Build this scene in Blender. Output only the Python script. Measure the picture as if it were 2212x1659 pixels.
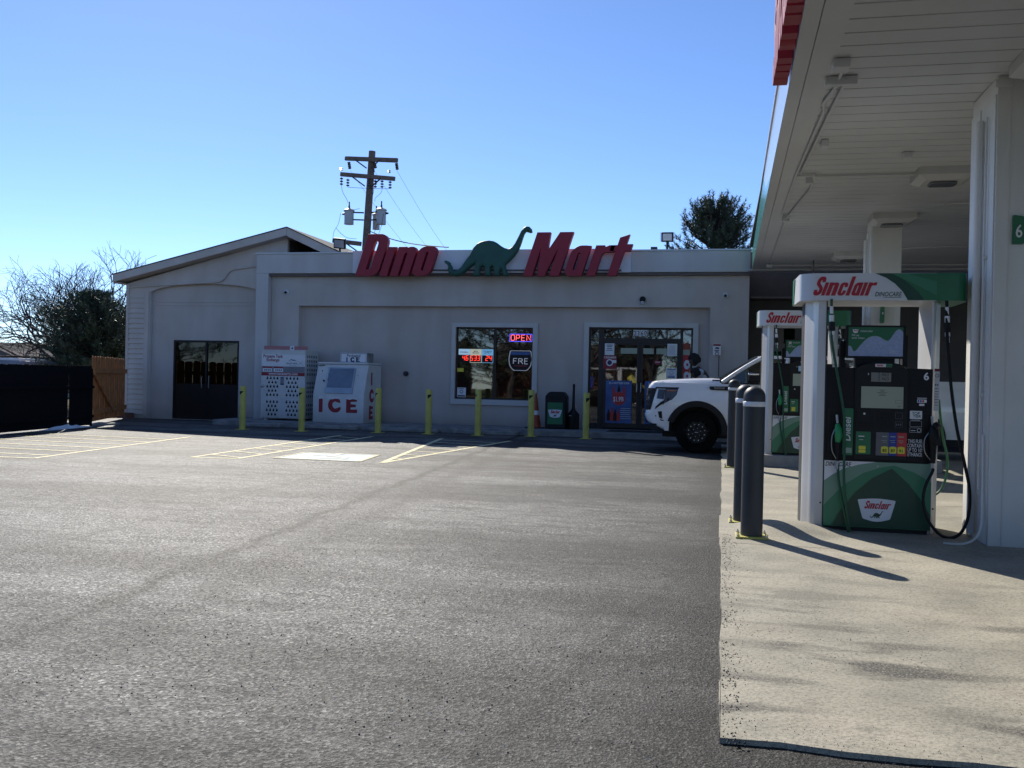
import bpy, math, random
from mathutils import Vector, Matrix, Quaternion, noise
random.seed(7)
S = bpy.context.scene
for o in list(bpy.data.objects): bpy.data.objects.remove(o)
# ------------------------------------------------------------------ camera
EYE = 1.40
cd = bpy.data.cameras.new('camera'); cam = bpy.data.objects.new('camera', cd); S.collection.objects.link(cam)
cd.sensor_width = 36; cd.lens = 2050/2212*36; cd.clip_end = 1500; cd.clip_start = 0.05
cam.matrix_world = Matrix.Translation((0, 0, EYE)) @ Matrix.Rotation(math.atan(454/2050), 4, 'Z') @ Matrix.Rotation(math.radians(90)-7.5/2050, 4, 'X') @ Matrix.Rotation(0.022, 4, 'Z')
S.camera = cam
S.render.resolution_x = 1024; S.render.resolution_y = 768
# ------------------------------------------------------------------ light
EL, AZ = math.radians(35.6), math.radians(31.9)       # sun is ahead of the camera, up to the left, behind the store
W = bpy.data.worlds.new('World'); S.world = W; W.use_nodes = True
nt = W.node_tree; bg = nt.nodes['Background']; sky = nt.nodes.new('ShaderNodeTexSky'); sky.sky_type = 'NISHITA'
sky.sun_disc = False; sky.sun_elevation = EL; sky.sun_rotation = -AZ; sky.altitude = 2500; sky.air_density = .9; sky.dust_density = .5; sky.ozone_density = 4.6
hs = nt.nodes.new('ShaderNodeHueSaturation'); hs.inputs['Saturation'].default_value = 1.05; hs.inputs['Hue'].default_value = .504; nt.links.new(sky.outputs[0], hs.inputs['Color']); nt.links.new(hs.outputs[0], bg.inputs[0]); bg.inputs[1].default_value = 0.13
sl = bpy.data.lights.new('sun', 'SUN'); sl.energy = 4.7; sl.angle = math.radians(0.53); sl.color = (1, .94, .83)
so = bpy.data.objects.new('sun', sl); S.collection.objects.link(so)
so.rotation_euler = Vector((math.sin(AZ)*math.cos(EL), -math.cos(AZ)*math.cos(EL), -math.sin(EL))).to_track_quat('-Z', 'Y').to_euler()
so.location = (-20, 40, 30)
S.view_settings.view_transform = 'Standard'; S.view_settings.look = 'None'; S.view_settings.exposure = 0.42; S.view_settings.gamma = 1
# ------------------------------------------------------------------ materials
MATS = {}
def mat(name, col, rough=.6, metal=0., var=.10, ns=3., bump=0., bs=150., spec=.5, emit=None, es=1., coat=0., streak=0.):
    if name in MATS: return MATS[name]
    m = bpy.data.materials.new(name); m.use_nodes = True; n = m.node_tree; N = n.nodes; L = n.links
    b = N['Principled BSDF']; b.inputs['Roughness'].default_value = rough; b.inputs['Metallic'].default_value = metal
    b.inputs['Specular IOR Level'].default_value = spec; b.inputs['Coat Weight'].default_value = coat
    tc = N.new('ShaderNodeTexCoord'); nz = N.new('ShaderNodeTexNoise'); nz.inputs['Scale'].default_value = ns; nz.inputs['Detail'].default_value = 6
    L.new(tc.outputs['Object'], nz.inputs['Vector'])
    cr = N.new('ShaderNodeValToRGB'); c = Vector(col)
    lo = c*(1-var); hi = c*(1+var)
    cr.color_ramp.elements[0].position = .3; cr.color_ramp.elements[1].position = .7
    cr.color_ramp.elements[0].color = (*lo, 1); cr.color_ramp.elements[1].color = (*[min(1, x) for x in hi], 1)
    L.new(nz.outputs['Fac'], cr.inputs[0]); L.new(cr.outputs[0], b.inputs['Base Color'])
    if streak:
        mp = N.new('ShaderNodeMapping'); mp.inputs['Scale'].default_value = (1.1, 1.1, .25); z2 = N.new('ShaderNodeTexNoise'); z2.inputs['Scale'].default_value = 1.5; z2.inputs['Detail'].default_value = 9
        L.new(tc.outputs['Object'], mp.inputs['Vector']); L.new(mp.outputs[0], z2.inputs['Vector']); r2 = N.new('ShaderNodeValToRGB'); r2.color_ramp.elements[0].position = .35; r2.color_ramp.elements[1].position = .62
        k_ = 1-streak; r2.color_ramp.elements[0].color = (k_, k_*.98, k_*.94, 1); L.new(z2.outputs['Fac'], r2.inputs[0]); mx = N.new('ShaderNodeMix'); mx.data_type = 'RGBA'; mx.blend_type = 'MULTIPLY'; mx.inputs[0].default_value = 1
        L.new(cr.outputs[0], mx.inputs[6]); L.new(r2.outputs[0], mx.inputs[7]); 
        sz = N.new('ShaderNodeSeparateXYZ'); L.new(tc.outputs['Object'], sz.inputs[0]); ad = N.new('ShaderNodeMath'); ad.operation = 'MULTIPLY_ADD'; L.new(nz.outputs['Fac'], ad.inputs[0]); ad.inputs[1].default_value = -.5; L.new(sz.outputs[2], ad.inputs[2])
        mr = N.new('ShaderNodeMapRange'); L.new(ad.outputs[0], mr.inputs[0]); mr.inputs[1].default_value = -.2; mr.inputs[2].default_value = .25; mr.inputs[3].default_value = .66; mr.inputs[4].default_value = 1.
        m4 = N.new('ShaderNodeMix'); m4.data_type = 'RGBA'; m4.blend_type = 'MULTIPLY'; m4.inputs[0].default_value = 1; L.new(mx.outputs[2], m4.inputs[6]); L.new(mr.outputs[0], m4.inputs[7]); L.new(m4.outputs[2], b.inputs['Base Color'])
    if bump:
        z = N.new('ShaderNodeTexNoise'); z.inputs['Scale'].default_value = bs; z.inputs['Detail'].default_value = 4
        L.new(tc.outputs['Object'], z.inputs['Vector']); bp = N.new('ShaderNodeBump'); bp.inputs['Strength'].default_value = bump; bp.inputs['Distance'].default_value = .01
        L.new(z.outputs['Fac'], bp.inputs['Height']); L.new(bp.outputs[0], b.inputs['Normal'])
    if emit:
        b.inputs['Emission Color'].default_value = (*emit, 1); b.inputs['Emission Strength'].default_value = es
    MATS[name] = m; return m
def glass(name, tint, gl=.25, rough=.02, gcol=(1, 1, 1)):
    m = bpy.data.materials.new(name); m.use_nodes = True; n = m.node_tree; N = n.nodes; L = n.links
    N.remove(N['Principled BSDF']); out = N['Material Output']
    t = N.new('ShaderNodeBsdfTransparent'); t.inputs[0].default_value = (*tint, 1)
    g = N.new('ShaderNodeBsdfGlossy'); g.inputs['Roughness'].default_value = rough; g.inputs[0].default_value = (*gcol, 1)
    tc = N.new('ShaderNodeTexCoord'); nz = N.new('ShaderNodeTexNoise'); nz.inputs['Scale'].default_value = 1.6; bp = N.new('ShaderNodeBump'); bp.inputs['Strength'].default_value = .03; bp.inputs['Distance'].default_value = .02
    L.new(tc.outputs['Object'], nz.inputs['Vector']); L.new(nz.outputs['Fac'], bp.inputs['Height']); L.new(bp.outputs[0], g.inputs['Normal'])
    f = N.new('ShaderNodeFresnel'); f.inputs[0].default_value = 1.5
    a = N.new('ShaderNodeMath'); a.operation = 'ADD'; a.inputs[1].default_value = gl; a.use_clamp = True
    x = N.new('ShaderNodeMixShader'); L.new(f.outputs[0], a.inputs[0]); L.new(a.outputs[0], x.inputs[0]); L.new(t.outputs[0], x.inputs[1]); L.new(g.outputs[0], x.inputs[2]); L.new(x.outputs[0], out.inputs[0])
    MATS[name] = m; return m
M = {}
def dm(k, *a, **kw): M[k] = mat(k, *a, **kw)
dm('stucco', (.57, .515, .475), .9, var=.06, ns=1.2, bump=.5, bs=90, streak=.09)
dm('stucco_panel', (.53, .465, .425), .9, var=.07, ns=.9, bump=.5, bs=90, streak=.09)
dm('trim', (.56, .54, .52), .75, var=.05, bump=.2, bs=120)
dm('parapet', (.60, .57, .55), .7, var=.06, ns=.7, bump=.12, bs=40, streak=.09)
dm('coping', (.62, .63, .64), .45, var=.05)
dm('band', (.17, .15, .145), 1., spec=.05)
dm('siding', (.60, .54, .50), .75, var=.06, ns=1.5, streak=.09)
dm('shingle', (.09, .085, .085), .95, bump=.6, bs=30, var=.3, ns=20)
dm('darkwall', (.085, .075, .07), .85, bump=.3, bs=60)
dm('signwhite', (.72, .72, .75), .5, var=.03)
dm('letter_red', (.30, .012, .03), .5, var=.06)
dm('dino_green', (.016, .085, .062), .5, var=.12)
dm('bronze', (.035, .026, .022), .45, metal=.3)
dm('doordark', (.016, .012, .012), .5, spec=.3)
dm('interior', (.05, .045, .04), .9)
dm('black', (.008, .008, .009), .5, spec=.3)
dm('blackplastic', (.011, .011, .012), .5, bump=.15, bs=300, spec=.3)
dm('pumpblack', (.009, .009, .011), .5, bump=.1, bs=400, spec=.25)
dm('slate', (.032, .033, .036), .5, bump=.1, bs=200)
dm('chrome', (.6, .6, .6), .22, metal=1)
dm('steel', (.45, .46, .47), .38, metal=.9, var=.15)
dm('aluminium', (.68, .69, .71), .34, metal=.2, var=.06, ns=1.5, streak=.09)
dm('pumpwhite', (.66, .67, .69), .35, var=.04)
dm('white', (.78, .78, .78), .5, var=.05)
dm('whitedirty', (.66, .66, .655), .5, var=.09, ns=2.5, bump=.05, bs=60, streak=.09)
dm('colwhite', (.73, .735, .73), .55, var=.05, ns=1.5, bump=.12, bs=70, streak=.09)
dm('soffit', (.55, .56, .56), .42, var=.07, ns=.8, bump=.06, bs=12)
dm('cardwhite', (.75, .75, .77), .4, var=.02)
dm('yellow', (.52, .46, .10), .55, var=.12, ns=5)
dm('yellowsticker', (.75, .68, .05), .4, var=.02)
dm('reflwhite', (.75, .75, .78), .35, var=.04)
dm('brandgreen', (.012, .14, .055), .35, var=.05)
dm('deepgreen', (.006, .055, .03), .35, var=.05)
dm('midgreen', (.035, .20, .10), .35, var=.05)
dm('palegreen', (.30, .42, .33), .35, var=.05)
dm('hosegreen', (.01, .075, .03), .4)
dm('handlegreen', (.02, .28, .09), .35)
dm('brandred', (.44, .012, .03), .4, var=.04)
dm('blue', (.02, .04, .30), .4, var=.05)
dm('red', (.50, .03, .03), .4, var=.05)
dm('greytile', (.12, .12, .13), .4)
dm('posterblue', (.05, .11, .30), .45, var=.3, ns=4)
dm('lcd', (.36, .40, .30), .35, var=.03)
dm('lcdblue', (.30, .45, .62), .35, emit=(.2, .4, .6), es=.08)
dm('picblue', (.33, .40, .60), .4, var=.14, ns=60)
dm('neonred', (.9, .1, .1), .5, emit=(1, .12, .12), es=1.6)
dm('neonblue', (.1, .1, .9), .5, emit=(.10, .10, 1), es=1.0)
dm('neonwhite', (.8, .8, .8), .5, emit=(.8, .8, .9), es=.12)  # faint glow put on the tubes of a window sign that is off
dm('ledred', (.9, .05, .02), .5, emit=(1, .05, .03), es=1.4)
dm('lightblue', (.30, .62, .85), .5, emit=(.25, .6, .9), es=.25)
dm('maroon', (.16, .015, .02), .5)
dm('woodpole', (.16, .12, .10), .9, bump=.6, bs=25, var=.25, ns=6)
dm('cedar', (.52, .20, .06), .8, bump=.3, bs=30, var=.25, ns=4)
dm('fenceblack', (.006, .0065, .008), .85, spec=.15)
dm('bark', (.06, .048, .048), .95, bump=.5, bs=20, var=.25)
dm('twig', (.14, .105, .085), .9, var=.2)
dm('twigred', (.20, .11, .085), .9, var=.2)
dm('needle', (.055, .085, .048), .5, var=.5, ns=2.2)
dm('needle2', (.05, .07, .04), .5, var=.6, ns=1.8)
dm('carpaint', (.80, .81, .84), .30, var=.02, coat=.8)
dm('tyre', (.007, .007, .007), .95, bump=.3, bs=80, spec=.1)
dm('skin', (.10, .055, .035), .6)
dm('hair', (.006, .005, .006), .7, bump=.8, bs=90)
dm('shirt', (.55, .58, .66), .9, bump=.3, bs=50)
dm('jacketblue', (.03, .06, .16), .9)
dm('jeans', (.03, .04, .07), .9)
dm('cone', (.34, .06, .025), .5, var=.15, ns=8)
dm('transformer', (.42, .44, .46), .5, var=.05)
dm('insulator', (.05, .045, .05), .3)
dm('snow', (.80, .82, .86), .7, bump=.3, bs=20)
dm('roofgrey', (.09, .085, .08), 1., spec=.05, var=.1, bump=.3, bs=20)
dm('housewall', (.30, .27, .24), .9)
dm('brick', (.16, .07, .05), .9)
dm('concrete_old', (.25, .245, .24), .9, var=.28, ns=3.5, bump=.7, bs=40)
dm('rubbermat', (.02, .02, .02), .9)
dm('paintyellow', (.74, .66, .40), .8, var=.35, ns=9, bump=.4, bs=160)
dm('paintblue', (.50, .58, .58), .75, var=.2, ns=6, bump=.5, bs=160)
dm('paintwhite', (.72, .71, .62), .75, var=.15, ns=10)
dm('fasciawhite', (.62, .66, .72), .12, var=.03)
dm('fasciagreen', (.10, .34, .25), .12, var=.06)
dm('grass', (.10, .085, .05), 1., spec=.05, var=.35, ns=.6, bump=.6, bs=10)
dm('headlamp', (.35, .36, .4), .1, metal=.6)
dm('amber', (.5, .12, .03), .3)
dm('floodglass', (.40, .42, .45), .25)
dm('leaf', (.45, .2, .04), .8)
G_STORE = glass('store_glass', (.30, .30, .30), .09)
G_DARK = glass('tinted_glass', (.12, .11, .10), .0)
G_CAR = glass('car_glass', (.45, .5, .48), .05)
G_FREEZER = mat('freezer_glass', (.20, .24, .30), .18, var=.12, ns=5, metal=.2)
# asphalt ----------------------------------------------------------------
def asphalt():
    m = bpy.data.materials.new('asphalt'); m.use_nodes = True; n = m.node_tree; N = n.nodes; L = n.links; b = N['Principled BSDF']
    tc = N.new('ShaderNodeTexCoord')
    def nz(s, d=4, v=None):
        z = N.new('ShaderNodeTexNoise'); z.inputs['Scale'].default_value = s; z.inputs['Detail'].default_value = d; L.new(v or tc.outputs['Object'], z.inputs['Vector']); return z.outputs['Fac']
    def ramp(i, stops):
        r = N.new('ShaderNodeValToRGB'); e = r.color_ramp.elements
        while len(e) < len(stops): e.new(.5)
        for k, (p, c) in enumerate(stops): e[k].position = p; e[k].color = (c, c, c*1.0, 1) if not isinstance(c, tuple) else (*c, 1)
        L.new(i, r.inputs[0]); return r.outputs[0]
    def mul(a, c, f=1, t='MULTIPLY'):
        x = N.new('ShaderNodeMix'); x.data_type = 'RGBA'; x.blend_type = t; x.inputs[0].default_value = f; L.new(a, x.inputs[6]); L.new(c, x.inputs[7]); return x.outputs[2]
    vo = N.new('ShaderNodeTexVoronoi'); vo.inputs['Scale'].default_value = 78; L.new(tc.outputs['Object'], vo.inputs['Vector'])
    grain = ramp(vo.outputs['Color'], [(.10, .26), (.45, .75), (.76, 1.3), (.92, 3.0)])
    fine = ramp(nz(44, 10), [(.32, .38), (.48, .95), (.66, 1.7)])
    mp = N.new('ShaderNodeMapping'); mp.inputs['Scale'].default_value = (.35, 1.3, 1); L.new(tc.outputs['Object'], mp.inputs['Vector'])
    patch = ramp(nz(.55, 7, mp.outputs[0]), [(.38, .34), (.47, .72), (.53, 1.08), (.66, 1.2)])
    mid = ramp(nz(3.5, 6), [(.35, .74), (.65, 1.15)])
    base = N.new('ShaderNodeRGB'); base.outputs[0].default_value = (.122, .120, .113, 1)
    gf = N.new('ShaderNodeMapRange'); L.new(nz(1.3, 5), gf.inputs[0]); gf.inputs[1].default_value = .35; gf.inputs[2].default_value = .62; gf.inputs[3].default_value = .35; gf.inputs[4].default_value = 1.
    x0_ = N.new('ShaderNodeMix'); x0_.data_type = 'RGBA'; x0_.blend_type = 'MULTIPLY'; L.new(gf.outputs[0], x0_.inputs[0]); L.new(base.outputs[0], x0_.inputs[6]); L.new(grain, x0_.inputs[7]); c = mul(x0_.outputs[2], fine); c = mul(c, patch); c = mul(c, mid)
    m3 = N.new('ShaderNodeMapping'); m3.inputs['Scale'].default_value = (1.3, 6.5, 1); m3.inputs['Rotation'].default_value = (0, 0, -.08); L.new(tc.outputs['Object'], m3.inputs['Vector'])
    scf = ramp(nz(.9, 11, m3.outputs[0]), [(.54, 1.), (.60, .62), (.70, .42)]); c = mul(c, scf)
    # strip darker towards the concrete, and the two paving seams (old joints in the paving)
    sx = N.new('ShaderNodeSeparateXYZ'); L.new(tc.outputs['Object'], sx.inputs[0])
    wob = nz(.8, 6)
    def math2(op, a, bb):
        q = N.new('ShaderNodeMath'); q.operation = op
        for i, v in enumerate((a, bb)):
            if isinstance(v, (int, float)): q.inputs[i].default_value = v
            else: L.new(v, q.inputs[i])
        return q.outputs[0]
    xw = math2('ADD', sx.outputs[0], math2('MULTIPLY', wob, 2.4))
    strip = N.new('ShaderNodeMapRange'); L.new(xw, strip.inputs[0]); strip.inputs[1].default_value = -1.6; strip.inputs[2].default_value = .9; strip.inputs[3].default_value = 1.; strip.inputs[4].default_value = .45
    c = mul(c, strip.outputs[0])
    for x0, sl_, w, dk in ((-3.25, -.075, .045, .05), (-3.22, -.075, .12, .62), (-2.70, -.08, .16, .5), (-4.9, -.05, .05, .6), (-1.4, .16, .045, .6)):
        line = math2('ADD', math2('ADD', sx.outputs[0], math2('MULTIPLY', sx.outputs[1], -sl_)), math2('MULTIPLY', nz(1.6, 9), .34))
        d = math2('ABSOLUTE', math2('SUBTRACT', line, x0+.17), 0)
        r = N.new('ShaderNodeMapRange'); L.new(d, r.inputs[0]); r.inputs[1].default_value = 0; r.inputs[2].default_value = w*2; r.inputs[3].default_value = dk; r.inputs[4].default_value = 1
        c = mul(c, r.outputs[0])
    ed = N.new('ShaderNodeMapRange'); L.new(math2('ADD', sx.outputs[0], math2('MULTIPLY', nz(1.9, 8), .9)), ed.inputs[0]); ed.inputs[1].default_value = -.05; ed.inputs[2].default_value = .42; ed.inputs[3].default_value = 1.; ed.inputs[4].default_value = .38
    c = mul(c, ed.outputs[0])
    L.new(c, b.inputs['Base Color'])
    rr = N.new('ShaderNodeMapRange'); L.new(vo.outputs['Color'], rr.inputs[0]); rr.inputs[3].default_value = .85; rr.inputs[4].default_value = .6; L.new(rr.outputs[0], b.inputs['Roughness'])
    b.inputs['Specular IOR Level'].default_value = .35
    h = math2('ADD', math2('MULTIPLY', vo.outputs['Distance'], .9), math2('MULTIPLY', nz(160, 4), 1.0))
    bp = N.new('ShaderNodeBump'); bp.inputs['Strength'].default_value = .75; bp.inputs['Distance'].default_value = .006; L.new(h, bp.inputs['Height']); L.new(bp.outputs[0], b.inputs['Normal'])
    return m
def concrete():
    m = bpy.data.materials.new('concrete'); m.use_nodes = True; n = m.node_tree; N = n.nodes; L = n.links; b = N['Principled BSDF']
    tc = N.new('ShaderNodeTexCoord')
    def nz(s, d=4, v=None):
        z = N.new('ShaderNodeTexNoise'); z.inputs['Scale'].default_value = s; z.inputs['Detail'].default_value = d; L.new(v or tc.outputs['Object'], z.inputs['Vector']); return z.outputs['Fac']
    def ramp(i, stops):
        r = N.new('ShaderNodeValToRGB'); e = r.color_ramp.elements
        while len(e) < len(stops): e.new(.5)
        for k, (p, c) in enumerate(stops): e[k].position = p; e[k].color = (c, c, c, 1) if not isinstance(c, tuple) else (*c, 1)
        L.new(i, r.inputs[0]); return r.outputs[0]
    def mul(a, c, f=1):
        x = N.new('ShaderNodeMix'); x.data_type = 'RGBA'; x.blend_type = 'MULTIPLY'; x.inputs[0].default_value = f; L.new(a, x.inputs[6]); L.new(c, x.inputs[7]); return x.outputs[2]
    c = ramp(nz(.7, 7), [(.3, (.26, .245, .20)), (.5, (.34, .315, .25)), (.7, (.40, .36, .285))])
    c = mul(c, ramp(nz(60, 9), [(.33, .66), (.5, 1.), (.7, 1.15)])); c = mul(c, ramp(nz(2.2, 8), [(.3, .78), (.6, 1.06)]))
    mp = N.new('ShaderNodeMapping'); mp.inputs['Scale'].default_value = (.75, 2.5, 1); mp.inputs['Rotation'].default_value = (0, 0, .12); L.new(tc.outputs['Object'], mp.inputs['Vector'])
    # tar crumbs tracked over the slab in streaks
    st = ramp(nz(1.5, 14, mp.outputs[0]), [(.52, 0.), (.63, 1.)]); brk = ramp(nz(1.1, 6), [(.42, .45), (.54, 1.)])
    sp = ramp(nz(85, 12), [(.36, .25), (.54, 1.)])
    q = N.new('ShaderNodeMix'); q.data_type = 'RGBA'; q.blend_type = 'MULTIPLY'; q.inputs[0].default_value = 1; L.new(mul(st, brk), q.inputs[6]); L.new(sp, q.inputs[7])
    sx = N.new('ShaderNodeSeparateXYZ'); L.new(tc.outputs['Object'], sx.inputs[0])
    yr = N.new('ShaderNodeMapRange'); L.new(sx.outputs[1], yr.inputs[0]); yr.inputs[1].default_value = 4.5; yr.inputs[2].default_value = 8.4; yr.inputs[3].default_value = 1; yr.inputs[4].default_value = .1
    xx = N.new('ShaderNodeMix'); xx.data_type = 'RGBA'; L.new(q.outputs[2], xx.inputs[0]); L.new(c, xx.inputs[6]); xx.inputs[7].default_value = (.035, .033, .031, 1)
    f2 = N.new('ShaderNodeMath'); f2.operation = 'MULTIPLY'; L.new(q.outputs[2], f2.inputs[0]); L.new(yr.outputs[0], f2.inputs[1]); L.new(f2.outputs[0], xx.inputs[0])
    vo = N.new('ShaderNodeTexVoronoi'); vo.inputs['Scale'].default_value = 26; L.new(tc.outputs['Object'], vo.inputs['Vector'])
    dots = ramp(vo.outputs['Distance'], [(.05, .35), (.13, 1.)])
    out = mul(xx.outputs[2], dots, .8)
    L.new(out, b.inputs['Base Color']); b.inputs['Roughness'].default_value = .8
    bp = N.new('ShaderNodeBump'); bp.inputs['Strength'].default_value = .5; bp.inputs['Distance'].default_value = .006; L.new(nz(70, 6), bp.inputs['Height']); L.new(bp.outputs[0], b.inputs['Normal'])
    return m
M['asphalt'] = asphalt(); M['concrete'] = concrete()
# ------------------------------------------------------------------ mesh kit
X_, Y_, Z_ = Vector((1, 0, 0)), Vector((0, 1, 0)), Vector((0, 0, 1))
FR = (X_, Z_)                 # a vertical surface facing the camera side (-Y)
FL = (-Y_, Z_)                # a vertical surface facing left (-X)
UP = (X_, Y_)                 # a surface facing up
def _to_mesh(cu):
    ob = bpy.data.objects.new('tmp', cu); S.collection.objects.link(ob)
    me = bpy.data.meshes.new_from_object(ob.evaluated_get(bpy.context.evaluated_depsgraph_get()))
    bpy.data.objects.remove(ob); return me
class MB:
    def __init__(s): s.v = []; s.f = []
    def add(s, vs, fs):
        k = len(s.v); s.v += [Vector(v) for v in vs]; s.f += [tuple(i+k for i in f) for f in fs]; return s
    def box(s, x0, x1, y0, y1, z0, z1, R=None, c=None):
        vs = [Vector((x, y, z)) for z in (z0, z1) for y in (y0, y1) for x in (x0, x1)]
        if R is not None:
            c = Vector(c) if c is not None else Vector(((x0+x1)/2, (y0+y1)/2, (z0+z1)/2)); vs = [R @ (v-c)+c for v in vs]
        return s.add(vs, [(0, 2, 3, 1), (4, 5, 7, 6), (0, 1, 5, 4), (1, 3, 7, 5), (3, 2, 6, 7), (2, 0, 4, 6)])
    def bar(s, a, b, w, h=None, up=Z_):
        a, b = Vector(a), Vector(b); h = h or w; d = (b-a).normalized(); u = d.cross(up)
        if u.length < 1e-4: u = d.cross(X_)
        u.normalize(); n = u.cross(d); vs = []
        for p in (a, b):
            for i, j in ((-1, -1), (1, -1), (1, 1), (-1, 1)): vs.append(p+u*i*w/2+n*j*h/2)
        return s.add(vs, [(0, 1, 2, 3), (7, 6, 5, 4), (0, 4, 5, 1), (1, 5, 6, 2), (2, 6, 7, 3), (3, 7, 4, 0)])
    def tube(s, pts, r, n=8, r1=None, cap=True):
        pts = [Vector(p) for p in pts]; m = len(pts); rs = r if isinstance(r, (list, tuple)) else [r+(((r1 if r1 is not None else r)-r)*i/(m-1)) for i in range(m)]
        k = len(s.v); ref = None
        for i, p in enumerate(pts):
            d = (pts[min(i+1, m-1)]-pts[max(i-1, 0)]).normalized()
            if ref is None:
                ref = d.cross(Z_)
                if ref.length < .1: ref = d.cross(X_)
            u = (ref-d*ref.dot(d)).normalized(); w = d.cross(u); ref = u
            for j in range(n):
                a = 2*math.pi*j/n; s.v.append(p+(u*math.cos(a)+w*math.sin(a))*rs[i])
        for i in range(m-1):
            for j in range(n):
                a = k+i*n+j; b = k+i*n+(j+1) % n; s.f.append((a, b, b+n, a+n))
        if cap: s.f.append(tuple(k+j for j in range(n))[::-1]); s.f.append(tuple(k+(m-1)*n+j for j in range(n)))
        return s
    def lathe(s, prof, c, n=24, ax=Z_, sx=1., cap=True):
        c = Vector(c); ax = Vector(ax).normalized(); u = ax.cross(Y_ if abs(ax.y) < .9 else X_).normalized(); w = ax.cross(u); k = len(s.v); m = len(prof)
        for r, h in prof:
            for j in range(n):
                a = 2*math.pi*j/n; s.v.append(c+ax*h+(u*math.cos(a)*sx+w*math.sin(a))*max(r, 1e-4))
        for i in range(m-1):
            for j in range(n):
                a = k+i*n+j; b = k+i*n+(j+1) % n; s.f.append((a, b, b+n, a+n))
        if cap: s.f.append(tuple(k+j for j in range(n))[::-1]); s.f.append(tuple(k+(m-1)*n+j for j in range(n)))
        return s
    def prism(s, poly, O, UV, depth):           # ngon outline, extruded against the normal
        O = Vector(O); U, V = UV; Nn = U.cross(V); k = len(poly)
        vs = [O+U*a+V*b for a, b in poly]+[O+U*a+V*b-Nn*depth for a, b in poly]
        return s.add(vs, [tuple(range(k)), tuple(range(2*k-1, k-1, -1))]+[(i, i+k, (i+1) % k+k, (i+1) % k) for i in range(k)])
    def me(s, me, O, UV, sc=1., z0=0.):
        O = Vector(O); U, V = UV; Nn = U.cross(V)
        s.add([O+U*v.co.x*sc+V*v.co.y*sc+Nn*(v.co.z+z0) for v in me.vertices], [tuple(p.vertices) for p in me.polygons]); bpy.data.meshes.remove(me); return s
    def fill(s, outs, O, UV, depth=.004, bevel=0., sc=1., br=2):   # outlines may hold holes; sits proud of O
        cu = bpy.data.curves.new('t', 'CURVE'); cu.dimensions = '2D'; cu.fill_mode = 'BOTH'
        for o in outs:
            sp = cu.splines.new('POLY'); sp.points.add(len(o)-1); sp.use_cyclic_u = True
            for i, p in enumerate(o): sp.points[i].co = (p[0]*sc, p[1]*sc, 0, 1)
        cu.extrude = max(depth/2-bevel, 0); cu.bevel_depth = bevel; cu.bevel_resolution = br; cu.offset = -bevel
        return s.me(_to_mesh(cu), O, UV, 1., depth/2)
    def text(s, body, O, UV, size, depth=.003, shear=0., bold=0., al='LEFT', wx=1., lh=1.):
        cu = bpy.data.curves.new('t', 'FONT'); cu.body = body; cu.size = size; cu.extrude = depth/2; cu.shear = shear; cu.offset = bold*size; cu.align_x = al; cu.space_line = lh; cu.resolution_u = 3
        U, V = UV
        me = _to_mesh(cu)
        for v in me.vertices: v.co.x *= wx
        return s.me(me, O, UV, 1., depth/2)
    def build(s, name, m, parent=None, smooth=True, bevel=0., ang=35):
        me = bpy.data.meshes.new(name); org = Vector((0, 0, 0)); r = parent
        while r is not None: org = org+r.location; r = r.parent
        me.from_pydata([v-org for v in s.v], [], s.f); me.materials.append(M[m] if isinstance(m, str) else m)
        me.validate()
        if smooth:
            for p in me.polygons: p.use_smooth = True
            me.set_sharp_from_angle(angle=math.radians(ang))
        o = bpy.data.objects.new(name, me); S.collection.objects.link(o); o.parent = parent
        if bevel:
            b = o.modifiers.new('bevel', 'BEVEL'); b.width = bevel; b.segments = 2; b.limit_method = 'ANGLE'
        return o
def tag(o, label=None, cat=None, group=None, kind=None):
    if label: o['label'] = label
    if cat: o['category'] = cat
    if group: o['group'] = group
    if kind: o['kind'] = kind
    return o
def thing(name, loc, label, cat, group=None):
    o = bpy.data.objects.new(name, None); S.collection.objects.link(o); o.location = loc; o.empty_display_size = .2
    bpy.context.view_layer.update(); return tag(o, label, cat, group)
def copy_tree(o, parent=None, top=True):
    c = o.copy(); S.collection.objects.link(c); c.parent = parent
    for ch in list(o.children): copy_tree(ch, c, False)
    return c
def relabel(o, label): o['label'] = label; return o
# rounded polygon: list of (x, y[, r])
def rp(pts, n=5):
    out = []; k = len(pts)
    for i, p in enumerate(pts):
        r = p[2] if len(p) > 2 else 0
        P = Vector(p[:2])
        if not r: out.append((P.x, P.y)); continue
        A = Vector(pts[i-1][:2])-P; B = Vector(pts[(i+1) % k][:2])-P
        r = min(r, A.length*.49, B.length*.49); a = P+A.normalized()*r; b = P+B.normalized()*r
        for j in range(n+1):
            t = j/n; q = a*(1-t)**2+P*2*t*(1-t)+b*t*t; out.append((q.x, q.y))
    return out
def circ(cx, cy, rx, ry=None, n=24): ry = ry or rx; return [(cx+rx*math.cos(2*math.pi*i/n), cy+ry*math.sin(2*math.pi*i/n)) for i in range(n)]
def rect(x0, x1, y0, y1, r=0.): return rp([(x0, y0, r), (x1, y0, r), (x1, y1, r), (x0, y1, r)]) if r else [(x0, y0), (x1, y0), (x1, y1), (x0, y1)]
def spline(pts, n=8, closed=False):
    P = [Vector(p) for p in pts]; k = len(P); out = []
    rng = range(k) if closed else range(k-1)
    for i in rng:
        p0 = P[(i-1) % k] if closed or i else P[0]; p1 = P[i]; p2 = P[(i+1) % k]; p3 = P[(i+2) % k] if closed or i+2 < k else P[-1]
        for j in range(n):
            t = j/n; out.append(.5*((2*p1)+(p2-p0)*t+(2*p0-5*p1+4*p2-p3)*t*t+(3*p1-p0-3*p2+p3)*t**3))
    if not closed: out.append(P[-1])
    return out
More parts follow.
